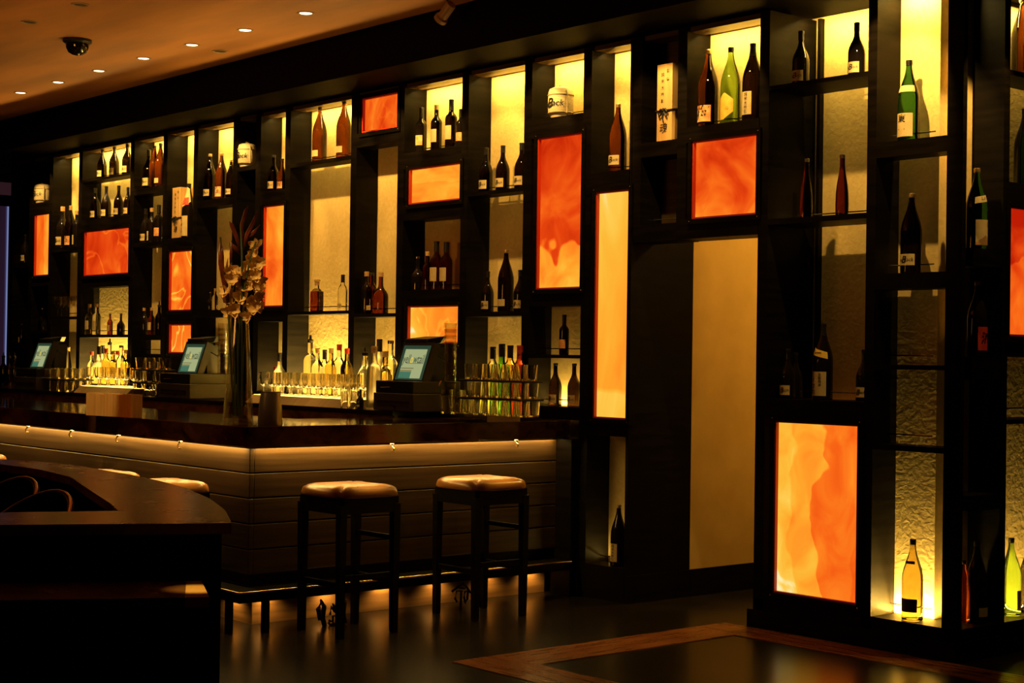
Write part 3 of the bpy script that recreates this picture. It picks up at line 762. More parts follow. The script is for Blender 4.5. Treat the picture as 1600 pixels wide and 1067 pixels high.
# ------------------------------------------------------------------ bottles and other things on the shelves
def shelf_z(n, y):
    """top of the shelf of bay n that lies under photo height y"""
    px, py, sol = [(b[1], b[2], b[3]) for b in BAYS if b[0] == n][0]
    return px, py, sol
DEPTH = .078
KINDTXT = {('g_dark', 'cream'): 'dark sake bottle with cream label', ('g_brown', 'cream'): 'brown sake bottle with cream label'}
COUNT = {}
def put(n, j, px, yb, yt, kind, gl, lab, cap, label, cat='bottle', dep=DEPTH, name=None, group=None):
    """bottle on shelf j of bay n (j None: on the counter step), seen at column px, foot yb and top yt"""
    z = LEV[n][j][0] if j is not None else STEP_Z
    pb = at(px + .007 * (yb - yt), yb, 1, dep); pt = at(px, yt, 1, dep)
    H = max(.16, pt.z - z)
    nm = name or {'sake': 'sake_bottle', 'round': 'sake_bottle', 'wine': 'wine_bottle'}.get(kind, 'spirit_bottle')
    xl, xr = BX[n]
    r = max(q for q, _ in PROF[kind]) * round(H, 2)
    x = min(max(at(px, (yb + yt) / 2, 1, dep).x, xl + r + .002), xr - r - .002) if j is not None else at(px, (yb + yt) / 2, 1, dep).x
    return add_bottle(nm, label, (x, dep, z), kind, H, gl, lab, cap, 0, group or f'bottles in the {where[n]}', cat)
W = where
# over the passage
put('C1', 0, 1106.8, 182, 79, 'sake', 'g_brown', 'plum', 'gold', 'brown sake bottle with orange brush-written label, left of three above square panel')
put('C1', 0, 1141.7, 182, 73, 'sake', 'g_green', 'house', 'black', 'bright green sake bottle with yellow label, middle of three above square panel')
put('C1', 0, 1176, 178, 67.7, 'sake', 'g_dark', 'tall', 'foil', 'dark sake bottle with tall narrow label, right of three above square panel')
put('C3', 0, 965.5, 263, 163.5, 'sake', 'g_brown', 'cream', 'gold', 'lone brown sake bottle with cream label above the tallest glowing panel')
put('C3', 2, 966.5, 889, 788, 'sake', 'g_black', 'tall', 'gold', 'dark sake bottle low near the floor, left of the passage')
put('C4', 2, 881.5, 554, 491, 'wine', 'g_dark', 'wine', 'long', 'single dark bottle on thin shelf under tall red panel')
put('C4', 3, 867.8, 634, 567, 'round', 'g_dark', 'cream', 'black', 'left of two cream-labelled bottles on the lit shelf right of the tumbler stack')
put('C4', 3, 897, 634, 568, 'round', 'g_dark', 'cream', 'black', 'right of two cream-labelled bottles on the lit shelf right of the tumbler stack')
for i, (px, yb, yt) in enumerate([(759.6, 289.6, 231), (785.7, 290.8, 227), (815, 287, 224)]):
    put('C5', 0, px, yb, yt, 'round', 'g_dark', 'cream', 'foil', f'{["left", "middle", "right"][i]} of three dark cream-labelled bottles in front of tall lit plaster, {W["C5"]}'.replace('third bay left of passage', 'upper shelf'))
put('C5', 1, 762, 486.6, 423, 'round', 'g_black', 'cream', 'foil', 'dark bottle left of the tall one on shelf above the tumbler stack')
put('C5', 1, 790.5, 486.6, 391, 'sake', 'g_dark', 'small', 'gold', 'tall dark sake bottle, middle of three above the tumbler stack')
put('C5', 1, 812.8, 485, 421, 'round', 'g_black', 'cream', 'foil', 'dark bottle right of the tall one on shelf above the tumbler stack')
for i, (px, yb, yt, gl, lb) in enumerate([(658.5, 232, 169, 'g_black', 'wine'), (682, 231, 164, 'g_dark', 'wine2'), (705, 226, 155.5, 'g_dark', 'wine2'), (720, 226, 170, 'g_black', 'wine')]):
    put('C6', 0, px, yb, yt, 'wine', gl, lb, ['long', 'cork', 'long', 'long'][i], f'{["first", "second", "third", "fourth"][i]} from left of four wine bottles above the wide yellow panel')
put('C6', 2, 652, 450, 400, 'flask', 'g_black', '', 'steel', 'squat dark flask, leftmost on the shelf above the nearest terminal', name='spirit_flask')
put('C6', 2, 667.8, 450, 394, 'spirit', 'g_amber', '', 'cork', 'short amber spirit bottle with cork, shelf above the nearest terminal')
put('C6', 2, 682, 450, 378, 'spirit', 'g_amber', 'wine2', 'long', 'left of two tall amber bottles with pale labels above the nearest terminal')
put('C6', 2, 697, 450, 377, 'spirit', 'g_amber', 'wine2', 'long', 'right of two tall amber bottles with pale labels above the nearest terminal')
put('C7', 1, 568, 488, 425, 'spirit', 'g_black', '', 'cork', 'dark spirit bottle, left of three in the bay under the small top panel')
put('C7', 1, 581, 488, 426, 'spirit', 'g_amber', 'small', 'black', 'amber spirit bottle, middle of three in the bay under the small top panel')
put('C7', 1, 595, 488, 425, 'flask', 'g_amber', '', 'cork', 'broad shouldered amber bottle, right of three in bay under small top panel')
put('C8', 0, 499.7, 244.6, 166, 'sake', 'g_brown', 'small', 'black', 'left of two tall brown sake bottles at the very top')
put('C8', 0, 537.5, 239, 157, 'sake', 'g_brown', 'small', 'black', 'right of two tall brown sake bottles at the very top')
put('C8', 1, 535.5, 484.5, 430, 'spirit', 'g_clear', 'small', 'long', 'half full clear spirit bottle right of the square decanter')
put('C9', 0, 427.5, 293, 243, 'round', 'g_dark', 'cream', 'black', 'dark cream-labelled bottle above narrow orange panel, left one')
put('C9', 0, 441, 292, 248, 'round', 'g_brown', 'plum', 'black', 'brown orange-labelled bottle above narrow orange panel, right one')
put('C11', 0, 328, 308.5, 241, 'sake', 'g_dark', 'cream', 'gold', 'dark sake bottle, left of three high above the flowers')
put('C11', 0, 346, 308, 239, 'sake', 'g_brown', 'plum', 'gold', 'brown sake bottle with orange label, middle of three high above the flowers')
put('C11', 0, 361, 307, 250, 'sake', 'g_dark', 'cream', 'gold', 'dark sake bottle, right of three high above the flowers')
put('C11', 1, 336, 484, 451, 'spirit', 'g_clear', '', 'cork', 'small clear bottle on thin shelf left of the flowers')
put('C11', 1, 328, 484, 458, 'flask', 'g_black', '', 'steel', 'small dark flask on thin shelf left of the flowers', name='spirit_flask')
put('C12', 0, 295, 369.5, 287, 'sake', 'g_black', 'wrap', 'black', 'paper-wrapped sake bottle beside the far wooden box')
put('C13', 0, 232.5, 289, 234, 'round', 'g_dark', 'cream', 'foil', 'dark cream-labelled bottle, left of three left of the far wooden box')
put('C13', 0, 241.6, 289, 227, 'sake', 'g_brown', '', 'black', 'brown sake bottle, middle of three, upper shelf left of the far wooden box')
put('C13', 0, 250.6, 288, 224, 'sake', 'g_brown', 'small', 'black', 'brown sake bottle, right of three, upper shelf left of the far wooden box')
put('C13', 1, 227.5, 376, 326, 'round', 'g_black', 'cream', 'foil', 'black bottle with wide cream label, left of three beside the far wooden box')
put('C13', 1, 237, 376, 325, 'spirit', 'g_black', 'strip', 'cork', 'black bottle with narrow strip label, middle of three beside the far wooden box')
put('C13', 1, 248, 376, 321, 'wine', 'g_black', 'wine', 'long', 'black bottle with orange label, right of three beside the far wooden box')
for i, (px, yt, gl, cp) in enumerate([(225, 481, 'g_black', 'cork'), (236.7, 481, 'g_amber', 'cork'), (248.6, 476, 'g_dark', 'pour')]):
    put('C13', 2, px, 523, yt, 'spirit', gl, 'wine2' if i == 1 else '', cp, f'{["left", "middle", "right"][i]} spirit bottle of three beside the streaked orange panel')
for i, (px, yb, yt) in enumerate([(159.8, 272, 231.6), (178.8, 270, 226.5), (199, 268, 222)]):
    put('C14', 0, px, yb, yt, 'round', 'g_dark', 'cream', 'foil', f'{["left", "middle", "right"][i]} of three cream-labelled bottles on the far top shelf')
for i, (px, yb, yt) in enumerate([(149, 337, 294), (166, 336, 292), (185.5, 335, 290), (200, 334, 292)]):
    put('C14', 1, px, yb, yt, 'round', 'g_dark', 'cream', 'foil', f'{ORD[i]} from left of four cream-labelled bottles above the wide red panel')
put('C14', 3, 139.5, 523, 475, 'spirit', 'g_clear', 'wine2', 'cork', 'left of two slim pale bottles under the wide red panel')
put('C14', 3, 151, 523, 475, 'spirit', 'g_clear', 'wine2', 'cork', 'right of two slim pale bottles under the wide red panel')
put('C14', 3, 172, 523, 491, 'spirit', 'g_amber', 'wine2', 'black', 'small amber bottle left of the squat black decanter')
put('C14', 3, 189, 523, 489, 'flask', 'g_black', '', 'black', 'squat black decanter under the wide red panel', name='decanter')
put('C15', 0, 97, 383, 323, 'round', 'g_black', 'cream', 'cork', 'black bottle with small cream label, left of the slim lit back')
put('C15', 0, 110, 383, 321, 'sake', 'g_dark', 'plum', 'cork', 'black bottle with orange label in front of the slim lit back')
put('C15', 0, 120, 383, 330, 'wine', 'g_black', 'strip', 'cork', 'black bottle with strip label, right of the slim lit back')
put('C16', 2, 66, 516, 482, 'flask', 'g_clear', '', 'steel', 'clear glass carafe below the small far panel', name='carafe')
put('C17', 1, 39.5, 409, 366, 'round', 'g_black', 'cream', 'black', 'black bottle with pale label alone in the unlit far bay')
put('C17', 2, 34, 537, 506, 'round', 'g_dark', 'strip', 'black', 'dim bottle low in the unlit far bay')

# square decanter of amber spirit
p = at(495, 470, 1, DEPTH); z = LEV['C8'][1][0]
t = thing('decanter', 'square amber spirit decanter with stopper beside the clear bottle', 'decanter', (p.x, DEPTH, z), .1)
m = MB(); m.box(-.052, -.03, 0, .052, .03, .162); m.build('body', M['g_amber'], t, bevel=.010)
MB().lathe([(.04, .0), (.034, .012), (.018, .022), (.017, .05)], 20).build('neck', M['g_clear'], t, loc=(0, 0, .160))
MB().lathe([(.015, 0), (.020, .004), (.020, .03), (.026, .034), (.026, .045), (.02, .048)], 18).build('stopper', M['cork'], t, loc=(0, 0, .205))

# bottles on the pillar
def putp(px, yb, yt, z, dep, kind, gl, lab, cap, label, name=None, plane='y'):
    if plane == 'y':
        x = at(px, (yb + yt) / 2, 1, dep).x; H = at(px, yt, 1, dep).z - z
        return add_bottle(name or 'sake_bottle', label, (x, dep, z), kind, H, gl, lab, cap, 0, 'bottles on the right pillar')
    q = at(px, (yb + yt) / 2, 0, dep); H = at(px, yt, 0, dep).z - z
    return add_bottle(name or 'sake_bottle', label, (dep, q.y, z), kind, H, gl, lab, cap, PI / 2, 'bottles on the right pillar')
putp(1251.5, 125, 50, P1L[0][0], .12, 'round', 'g_black', 'cream', 'foil', 'black cream-labelled bottle, left of two on the top shelf of the pillar')
putp(1338.6, 116, 34, P1L[0][0], .12, 'round', 'g_black', 'cream', 'foil', 'black cream-labelled bottle, right of two on the top shelf of the pillar')
putp(1260, 335, 248, P1L[1][0], .12, 'slim', 'g_pink', '', 'steel', 'slim red dessert wine bottle against dark wood, left of two', 'wine_bottle')
putp(1316, 334, 243, P1L[1][0], .12, 'slim', 'g_pink', '', 'steel', 'slim red dessert wine bottle against lit plaster, right of two', 'wine_bottle')
putp(1231, 622, 545, P1L[2][0], .10, 'round', 'g_black', 'cream', 'black', 'unlit black bottle, leftmost above the large onyx panel')
putp(1243, 622, 550, P1L[2][0], .20, 'round', 'g_black', 'strip', 'black', 'unlit black bottle with strip label, second above the large onyx panel')
putp(1286, 626, 506, P1L[2][0], .10, 'sake', 'g_black', 'river', 'foil', 'large dark sake bottle with brush-written label above the large onyx panel')
putp(1350, 628, 545, P1L[2][0], .13, 'round', 'g_black', 'cream', 'black', 'black bottle half behind the post above the large onyx panel')
putp(1420, 216, 94.5, P2L[0][0], .085, 'sake', 'g_dgreen', 'east', 'black', 'green sake bottle with two large brush characters on the pillar')
putp(1424, 424, 301, P2L[1][0], .085, 'sake', 'g_dark', 'cream', 'gold', 'large dark sake bottle with cream label below the green bottle')
putp(1426, 969, 841, .165, .085, 'sake', 'g_gold', 'dark', 'black', 'pale gold bottle with dark label, brightly lit at the pillar foot')
putp(1526, 387, 263, R1L[0][0], 1.245, 'sake', 'g_dgreen', 'fuji', 'gold', 'sake bottle with mountain label beside the pillar corner', plane='x')
putp(1527, 557, 439, R1L[1][0], 1.245, 'sake', 'g_black', 'redlab', 'gold', 'dim dark bottle with red label beside the pillar corner', plane='x')
putp(1526, 968, 847, .165, 1.24, 'sake', 'g_black', 'small', 'black', 'black bottle with square label at the pillar corner, near the floor', plane='x')
putp(1505, 968, 875, .165, 1.19, 'sake', 'g_red', '', 'black', 'glowing red-brown bottle half hidden by the pillar corner post', plane='x')
putp(1579.5, 965, 840, .165, 1.20, 'sake', 'g_green', 'strip', 'black', 'bright green bottle low at the right edge of the photo', plane='x')
putp(1607, 965, 845, .165, 1.20, 'sake', 'g_gold', '', 'black', 'pale bottle cut off by the right edge of the photo, near the floor', plane='x')
putp(1597, 113, -5, R2L[0][0], 1.20, 'sake', 'g_brown', 'redlab', 'gold', 'brown bottle with red label at the top right edge of the photo', plane='x')
putp(1601, 286, 169, R2L[1][0], 1.20, 'sake', 'g_dgreen', 'small', 'black', 'dark green bottle at the right edge above the side panel', plane='x')

# wooden gift boxes with knotted cord
def gift_box(label, n, j, x0, x1, yb, yt, big):
    z = LEV[n][j][0]; pa, pb_ = at(x0, (yb + yt) / 2, 1, .03), at(x1, (yb + yt) / 2, 1, .03)
    w = pb_.x - pa.x; h = at(x0, yt, 1, .03).z - z
    t = thing('gift_box', label, 'gift box', ((pa.x + pb_.x) / 2, .03 + w / 2, z), 0, 'slim wooden sake boxes')
    m = MB(); m.box(-w / 2, -w / 2, 0, w / 2, w / 2, h); m.build('box', M['pine'], t, bevel=.002)
    L = [(c, -.12 * w, (.86 - i * .085) * h, .055 * h, 0, .0003) for i, c in enumerate('純米大吟醸')] + [(c, .22 * w, (.90 - i * .11) * h, .055 * h, 0, .0003) for i, c in enumerate('玄宰')] + [('魂', -.05 * w, .16 * h, .14 * h, .1, .0008)]
    V, Fc = char_points(L)
    MB().add([(x, -w / 2 - .0012, zz) for x, zz in V], Fc).build('lettering', M['ink'], t, smooth=False)
    zc = .40 * h; q = w / 2 + .004
    c = MB()
    c.tube([(-q, -q, zc), (0, -q - .004, zc - .004), (q, -q, zc), (q, q, zc + .02), (-q, q, zc + .02), (-q, -q, zc)], .006, 6)
    for a in (-1, 1):
        c.tube([(0, -q - .004, zc), (a * .022, -q - .010, zc + .008), (a * .036, -q - .012, zc - .012), (a * .03, -q - .010, zc - .04), (a * .012, -q - .008, zc - .02), (0, -q - .006, zc)], .0055, 6)
    c.tube([(0, -q - .004, zc), (-.008, -q - .008, zc - .04), (.004, -q - .008, zc - .075)], .004, 6)
    c.lathe([(.001, -.014), (.013, -.005), (.013, .006), (.001, .014)], 10, c=(0, -q - .006, zc))
    c.build('knotted_cord', M['black_rubber'], t)
    return t
gift_box('tall pale wooden gift box with black cord and brush characters, over the passage', 'C2', 0, 1026.5, 1050, 217, 102, True)
gift_box('small far wooden gift box beside the paper-wrapped bottle', 'C12', 0, 269, 281.5, 371, 294, False)

# straw sake casks
def cask(label, n, j, px, w, yb, yt):
    z = LEV[n][j][0]; p = at(px, (yb + yt) / 2, 1, .09); s = (at(px + w / 2, yb, 1, .09) - at(px - w / 2, yb, 1, .09)).length * .80 / 2
    r = min(s, .082); h = at(px, yt, 1, .09).z - z
    t = thing('sake_cask', label, 'cask', (p.x, .085, z), 0, 'straw-wrapped sake casks')
    MB().lathe([(r * .72, 0), (r * .78, .01), (r * .80, .10 * h), (r * .93, .14 * h), (r, .24 * h), (r * 1.02, .5 * h), (r, .72 * h)], 30).build('barrel', M['straw'], t)
    MB().lathe([(r * 1.0, .72 * h), (r * .99, .82 * h), (r * .90, .92 * h), (r * .6, .97 * h), (r * .2, .99 * h)], 30).build('lid_wrap', M['straw'], t)
    m = MB()
    for zz, rr in ((.73, 1.02), (.18, .98)):
        m.tube([(r * rr * math.cos(2 * PI * i / 24), r * rr * math.sin(2 * PI * i / 24), zz * h) for i in range(25)], .0045, 6)
    m.tube([(r * .3, 0, h * .98), (0, -.01, h * 1.03), (-r * .3, .01, h * .985)], .006, 6)
    m.tube([(r * .95, -.02, .85 * h), (r * 1.12, -.025, .7 * h), (r * 1.13, -.025, .4 * h), (r * 1.03, -.02, .15 * h)], .005, 6)
    m.build('rope', M['black_rubber'] if False else M['rope'], t)
    V, Fc = char_points([('na', -r * .62, .45 * h, .26 * h, .25, 0), ('B', -r * .18, .45 * h, .42 * h, .3, .0008), ('rack', r * .42, .45 * h, .27 * h, .25, 0)])
    MB().add([((r * 1.02 + .004) * math.sin(x / r), -(r * 1.02 + .004) * math.cos(x / r), zz) for x, zz in V], Fc).build('lettering', M['ink'], t, smooth=False)
cask('straw-wrapped sake cask with brush lettering above the tall red panel', 'C4', 0, 877, 40, 178, 136)
cask('straw-wrapped sake cask high above the flowers', 'C10', 0, 387, 24, 256.5, 224)
cask('straw-wrapped sake cask above the small far left panel', 'C16', 0, 67, 24, 314, 287)

# ------------------------------------------------------------------ on the back counter
def cput(px, yt, y, kind, gl, cap, label, z=None, lab='', name='spirit_bottle', group='bottles standing on the back counter', H=None):
    z = (STEP_Z if y > -.17 else CZ) if z is None else z
    p = at(px, yt, 1, y); h = min(.42, max(.2, (p.z - z))) if H is None else H
    return add_bottle(name, label, (at(px, yt + 40, 1, y).x, y, z), kind, h, gl, lab, cap, 0, group)
row8 = [(484.7, 522, 'wine', 'g_clear', 'pour'), (496, 543, 'spirit', 'g_clear', 'cork'), (507, 545.5, 'spirit', 'g_clear', 'long'), (517, 544, 'spirit', 'g_gold', 'cork'), (529.7, 539, 'spirit', 'g_clear', 'red'), (541.7, 545, 'spirit', 'g_gold', 'red')]
for i, (px, yt, kd, gl, cp) in enumerate(row8):
    cput(px, yt, -.03 - .05 * (i % 2), kd, gl, cp, f'{ORD[i]} of six bottles left to right behind the glowing stemware, bay with square decanter', lab='' if i % 2 else 'small')
for i, (px, yt, kd, gl, cp, y, lb) in enumerate([(570, 551, 'spirit', 'g_clear', 'pour', -.45, 'clear bottle with black pourer left of the nearest terminal'),
      (584.5, 542, 'wine', 'g_frost', 'cork', -.62, 'tall frosted bottle with cork standing left of the nearest terminal'),
      (592.7, 523, 'wine', 'g_frost', 'long', -.06, 'bright pale wine bottle with dark capsule, left of the nearest terminal'),
      (601.7, 549, 'spirit', 'g_gold', 'cork', -.30, 'gold bottle with cork beside the nearest terminal'), (610, 531, 'spirit', 'g_clear', 'steel', -.05, 'clear bottle with steel cap just behind the nearest terminal')]):
    cput(px, yt, y, kd, gl, cp, lb)
for i, (px, yt, kd, gl, cp) in enumerate([(770, 541, 'spirit', 'g_clear', 'long'), (784, 538, 'flask', 'g_bright', 'long'), (797, 540.5, 'spirit', 'g_gold', 'long'), (812, 539, 'spirit', 'g_pink', 'red')]):
    cput(px, yt, -.03, kd, gl, cp, ['clear bottle with black cap behind the tumbler stack', 'bright green round bottle behind the tumbler stack', 'pale bottle with dark cap behind the tumbler stack', 'pinkish bottle behind the right end of the tumbler stack'][i])
for i, (px, yt, kd, gl, cp) in enumerate([(429, 574, 'spirit', 'g_pink', 'red'), (436.7, 552, 'flask', 'g_frost', 'long')]):
    cput(px, yt, -.03, kd, gl, cp, ['small red-capped bottle in the narrow lit bay right of the flowers', 'pale bottle with black cap in the narrow lit bay right of the flowers'][i])
for i, (px, yt, kd, gl, cp) in enumerate([(143, 549, 'spirit', 'g_clear', 'red'), (154.5, 541, 'flask', 'g_frost', 'long'), (160, 539, 'spirit', 'g_frost', 'long'), (165.5, 544, 'spirit', 'g_gold', 'red'), (171, 534, 'wine', 'g_clear', 'pour'), (177, 547, 'spirit', 'g_gold', 'cork'), (183, 548, 'spirit', 'g_clear', 'red'), (189, 540, 'spirit', 'g_clear', 'steel'), (196, 547, 'spirit', 'g_gold', 'cork')]):
    cput(px, yt, -.03 - .06 * (i % 2), kd, gl, cp, f'{ORD[i]} from left of nine bottles under the squat black decanter')
for i, (px, yt, gl) in enumerate([(318, 556, 'g_dark'), (325, 552, 'g_gold'), (333, 556, 'g_clear'), (340, 548, 'g_amber')]):
    cput(px, yt, -.40, 'spirit', gl, 'pour', f'{ORD[i]} of four dim bottles between the middle terminal and the vase', H=.30)
for i, (px, yt, gl) in enumerate([(5, 548, 'g_dark'), (14, 552, 'g_amber'), (22, 556, 'g_clear')]):
    cput(px, yt, -.35, 'spirit', gl, 'pour', f'{ORD[i]} of three dim bottles left of the farthest terminal', H=.30)
add_bottle('spirit_bottle', 'dark bottle with round pale label right of the stemware', (at(563, 620, 1, -.70).x, -.70, CZ), 'flask', .13, 'g_black', 'small', 'black')
add_bottle('carafe', 'tall clear carafe below the slim lit far bay', (at(107, 560, 1, -.06).x, -.06, STEP_Z), 'slim', .34, 'g_clear', '', 'cork', cat='carafe')

def tumbler_mesh(H=.096, r0=.031, r1=.039):
    return MB().lathe([(r0, 0), (r0 + .001, .003), (r1, H), (r1 - .0022, H), (r0 - .0015, .012), (.002, .011)], 18).mesh('tumbler', M['g_clear'])
def stem_mesh():
    return MB().lathe([(.033, 0), (.033, .003), (.006, .008), (.0045, .05), (.010, .058), (.028, .075), (.035, .10), (.036, .13), (.034, .165), (.0325, .165), (.034, .13), (.0325, .10), (.026, .078), (.003, .064)], 20).mesh('stemmed_glass', M['g_clear'])
def balloon_mesh():
    return MB().lathe([(.036, 0), (.036, .003), (.005, .008), (.004, .085), (.018, .095), (.044, .125), (.050, .16), (.040, .205), (.0385, .205), (.048, .16), (.042, .127), (.003, .10)], 20).mesh('balloon_wine_glass', M['thin_glass'])
TM, TM2, SM, BM = tumbler_mesh(), tumbler_mesh(.15, .032, .036), stem_mesh(), balloon_mesh()
def glass_at(me, nm, loc, label, group, cat='glass'):
    o = link(nm, me, None, loc); tag(o, label, cat, group); o.rotation_euler = (0, 0, random.random() * 3); return o
def tray(label, x0, x1, y0, y1, z, h=.012):
    m = MB(); m.box(x0, y0, z, x1, y1, z + h)
    o = m.build('glass_tray', M['black_rubber'], None, bevel=.003); return tag(o, label, 'tray', 'black trays between the tiers of tumblers')
def stack(x0, x1, y0, nx, ny, tiers, nm, H=.096):
    z = CZ
    for k in range(tiers):
        sh = k * .012
        if k:
            tray(f'{["", "lower", "upper"][k]} black tray in the tumbler stack {nm}', x0 - .05 + sh, x1 + .05 - sh, y0 - .05, y0 + .08 * (ny - 1) + .05, z); z += .012
        for i in range(nx):
            for j in range(ny):
                glass_at(TM, 'tumbler', (x0 + sh + (x1 - x0 - 2 * sh) * i / (nx - 1), y0 + .08 * j, z + .0005), f'clear tumbler on the {["bottom", "middle", "top"][k]} tier of the stack {nm}', f'tumblers stacked {nm}, tier {k + 1}')
        z += H + .001
xa, xb = at(738, 640, 1, -.60).x, at(826, 640, 1, -.60).x
stack(xa, xb, -.64, 6, 2, 3, 'right of the nearest terminal')
xa, xb = at(222, 610, 1, -.6).x, at(256, 610, 1, -.6).x
stack(xa, xb, -.64, 3, 2, 3, 'left of the middle terminal')
xa, xb = at(68, 620, 1, -.6).x, at(132, 620, 1, -.6).x
stack(xa, xb, -.66, 6, 2, 2, 'right of the farthest terminal')
for i in range(4):
    p = at(697 + i * 10, 640, 1, -.70)
    glass_at(TM2, 'tumbler', (p.x, -.70 + .03 * (i % 2), CZ + .0005), 'tall tumbler in a loose row between the nearest terminal and the tumbler stack', 'loose tall tumblers by the nearest terminal')
# stemmed glasses on two ribbed risers
def stem_rows(pl, pr, n, rows, label, group, rname, riser=True):
    y0 = -.60
    xl, xr = at(pl, 625, 1, y0).x, at(pr, 625, 1, y0).x
    o = MB().add([(xl - .06, y0 - .12, CZ), (xr + .06, y0 - .12, CZ), (xr + .06, y0 + .30, CZ), (xl - .06, y0 + .30, CZ), (xl - .06, y0 - .06, CZ + .055), (xr + .06, y0 - .06, CZ + .055), (xr + .06, y0 + .30, CZ + .055), (xl - .06, y0 + .30, CZ + .055)],
             [(3, 2, 1, 0), (4, 5, 6, 7), (0, 1, 5, 4), (1, 2, 6, 5), (2, 3, 7, 6), (3, 0, 4, 7)]).build('glass_riser', M['riser'])
    tag(o, rname, 'riser')
    MB().box(xl - .05, y0 - .055, CZ + .055, xr + .05, y0 + .29, CZ + .0575).build('lit_top', M['lit_top'], o)
    for j in range(rows):
        for i in range(n):
            glass_at(SM, 'stemmed_glass', (xl + (xr - xl) * (i + .25 * (j % 2)) / (n - 1 + .25), y0 + .08 * j, CZ + .058), label, group)
stem_rows(412, 556, 11, 3, 'stemmed glass in the glowing rows left of the nearest terminal', 'glowing stemmed glasses', 'low ribbed wooden riser under the glowing stemmed glasses')
stem_rows(140, 212, 6, 2, 'stemmed glass in the far rows above the pale box on the bar', 'far stemmed glasses', 'low ribbed riser under the far stemmed glasses')
for i in range(2):
    glass_at(TM2, 'tumbler', (at(541 + i * 10, 630, 1, -.76).x, -.765, CZ + .0005), 'tall tumbler in front of the right end of the glowing stemware', 'tumblers before the stemware')
for i in range(5):
    glass_at(BM, 'balloon_wine_glass', (at(90 + i * 7, 480, 1, .05 + .06 * (i % 2)).x, .05 + .055 * (i % 2), LEV['C15'][1][0] + .0005), 'balloon wine glass on the thin shelf in the slim far bay', 'balloon glasses in the slim far bay')
# stacks of cups on their sides: tall reddish tubes of stacked plastic cups
for px, lb, dz in ((703, 'tall column of stacked clear cups right of the nearest terminal', 0), (347, 'tall column of stacked clear cups behind the vase', 0)):
    p = at(px, 600, 1, -.45); t = thing('cup_column', lb, 'cup stack', (p.x, -.45, CZ), 0, 'columns of stacked cups')
    zt = at(px, 505, 1, -.45).z - CZ
    for k in range(14):
        MB().lathe([(.034, 0), (.042, .06), (.043, .062), (.041, .06), (.032, .002)], 16, cap=False).build('cup', M['thin_glass'], t, loc=(0, 0, k * (zt - .062) / 13))

# point of sale terminals
def terminal(label, px0, px1, py, full=True, group='order terminals on the back counter'):
    xl, xr = at(px0, py, 1, -.77).x, at(px1, py, 1, -.77).x
    w = xr - xl; cx = (xl + xr) / 2
    t = thing('order_terminal', label, 'terminal', (cx, -.55, CZ), 0, group)
    MB().box(-w / 2, -.22, .001, w / 2, .22, .115).build('cash_drawer', M['grey_metal'], t, bevel=.004)
    f = MB(); f.box(-w * .42, -.223, .058, w * .40, -.219, .066); f.build('drawer_slot', M['black_plastic'], t)
    MB().lathe([(.010, 0), (.010, .006), (.004, .007)], 14).build('lock', M['black_plastic'], t, loc=(.02, -.219, .032)).rotation_euler = (PI / 2, 0, 0)
    MB().box(-w / 2 + .01, -.21, .115, w / 2 - .02, .18, .195).build('printer_box', M['black_plastic'], t, bevel=.006)
    MB().tube([(-w * .34, -.211, .150), (-w * .10, -.213, .152)], .004, 6).build('paper_slot', M['steel'], t)
    # tilted screen
    hs = bpy.data.objects.new('screen_housing', MB().box(-.165, -.006, -.01, .165, .050, .270).mesh('screen_housing', M['black_plastic'])); COL.objects.link(hs); hs.parent = t
    hs.location = (.03, -.12, .19); hs.rotation_euler = (-.33, 0, 0)
    def flat(nm, x0, z0, x1, z1, d, m): return MB().box(x0, -.006 - d, z0, x1, -.0062, z1).build(nm, M[m], hs, smooth=False)
    flat('screen', -.145, .012, .145, .248, .001, 'scr_border')
    flat('page', -.115, .022, .118, .222, .0016, 'scr_page')
    flat('page_box', -.115, .022, .01, .066, .0022, 'scr_green')
    flat('page_line', -.110, .086, .025, .094, .0022, 'scr_tan')
    flat('page_line', -.115, .067, .01, .078, .0022, 'scr_tan')
    flat('page_rule', -.07, .122, .115, .127, .0022, 'scr_tan')
    if full:
        parts_ = [(text_mesh(b_, .085, M[mt], 0, 'LEFT', 0), b_) for b_, mt in (('yell', 'scr_dark'), ('o', 'scr_yellow'), ('wtail', 'scr_dark'))]
        xs_ = [(min(v.co.x for v in me.vertices), max(v.co.x for v in me.vertices)) for me, _ in parts_]
        tot = sum(b - a for a, b in xs_) + .008; x_ = -.112; kx = .224 / tot
        for (me, _), (a, b) in zip(parts_, xs_):
            o = link('lettering', me, hs, (x_ - a * kx, -.0092, .152)); o.rotation_euler = (PI / 2, 0, 0); o.scale = (kx, 1, 1); x_ += (b - a + .004) * kx
    MB().add([(-.12, .02, .28), (.12, .02, .28), (.16, .10, .30), (.10, .17, .30), (-.10, .17, .30), (-.12, .02, .325), (.12, .02, .325), (.20, .10, .345), (.12, .18, .345), (-.10, .18, .345)],
             [(4, 3, 2, 1, 0), (5, 6, 7, 8, 9), (0, 1, 6, 5), (1, 2, 7, 6), (2, 3, 8, 7), (3, 4, 9, 8), (4, 0, 5, 9)]).build('card_reader_top', M['black_plastic'], t, loc=(.0, -.06, .145), bevel=.005)
    MB().box(-.06, .02, .19, .09, .14, .42).build('stand', M['black_plastic'], t)
    MB().tube([(.12, .0, .36), (.17, .02, .36), (.20, .06, .33)], .005, 6).build('cable', M['black_plastic'], t)
    MB().tube([(.20, .02, .20), (.19, .0, .16), (.17, -.02, .12)], .006, 6).build('cable', M['steel'], t)
    return t
terminal('nearest order terminal with tilted glowing screen on the back counter', 583, 645, 640)
terminal('middle order terminal left of the vase', 247, 296, 622)
terminal('farthest order terminal at the left', 22, 56, 608, True)

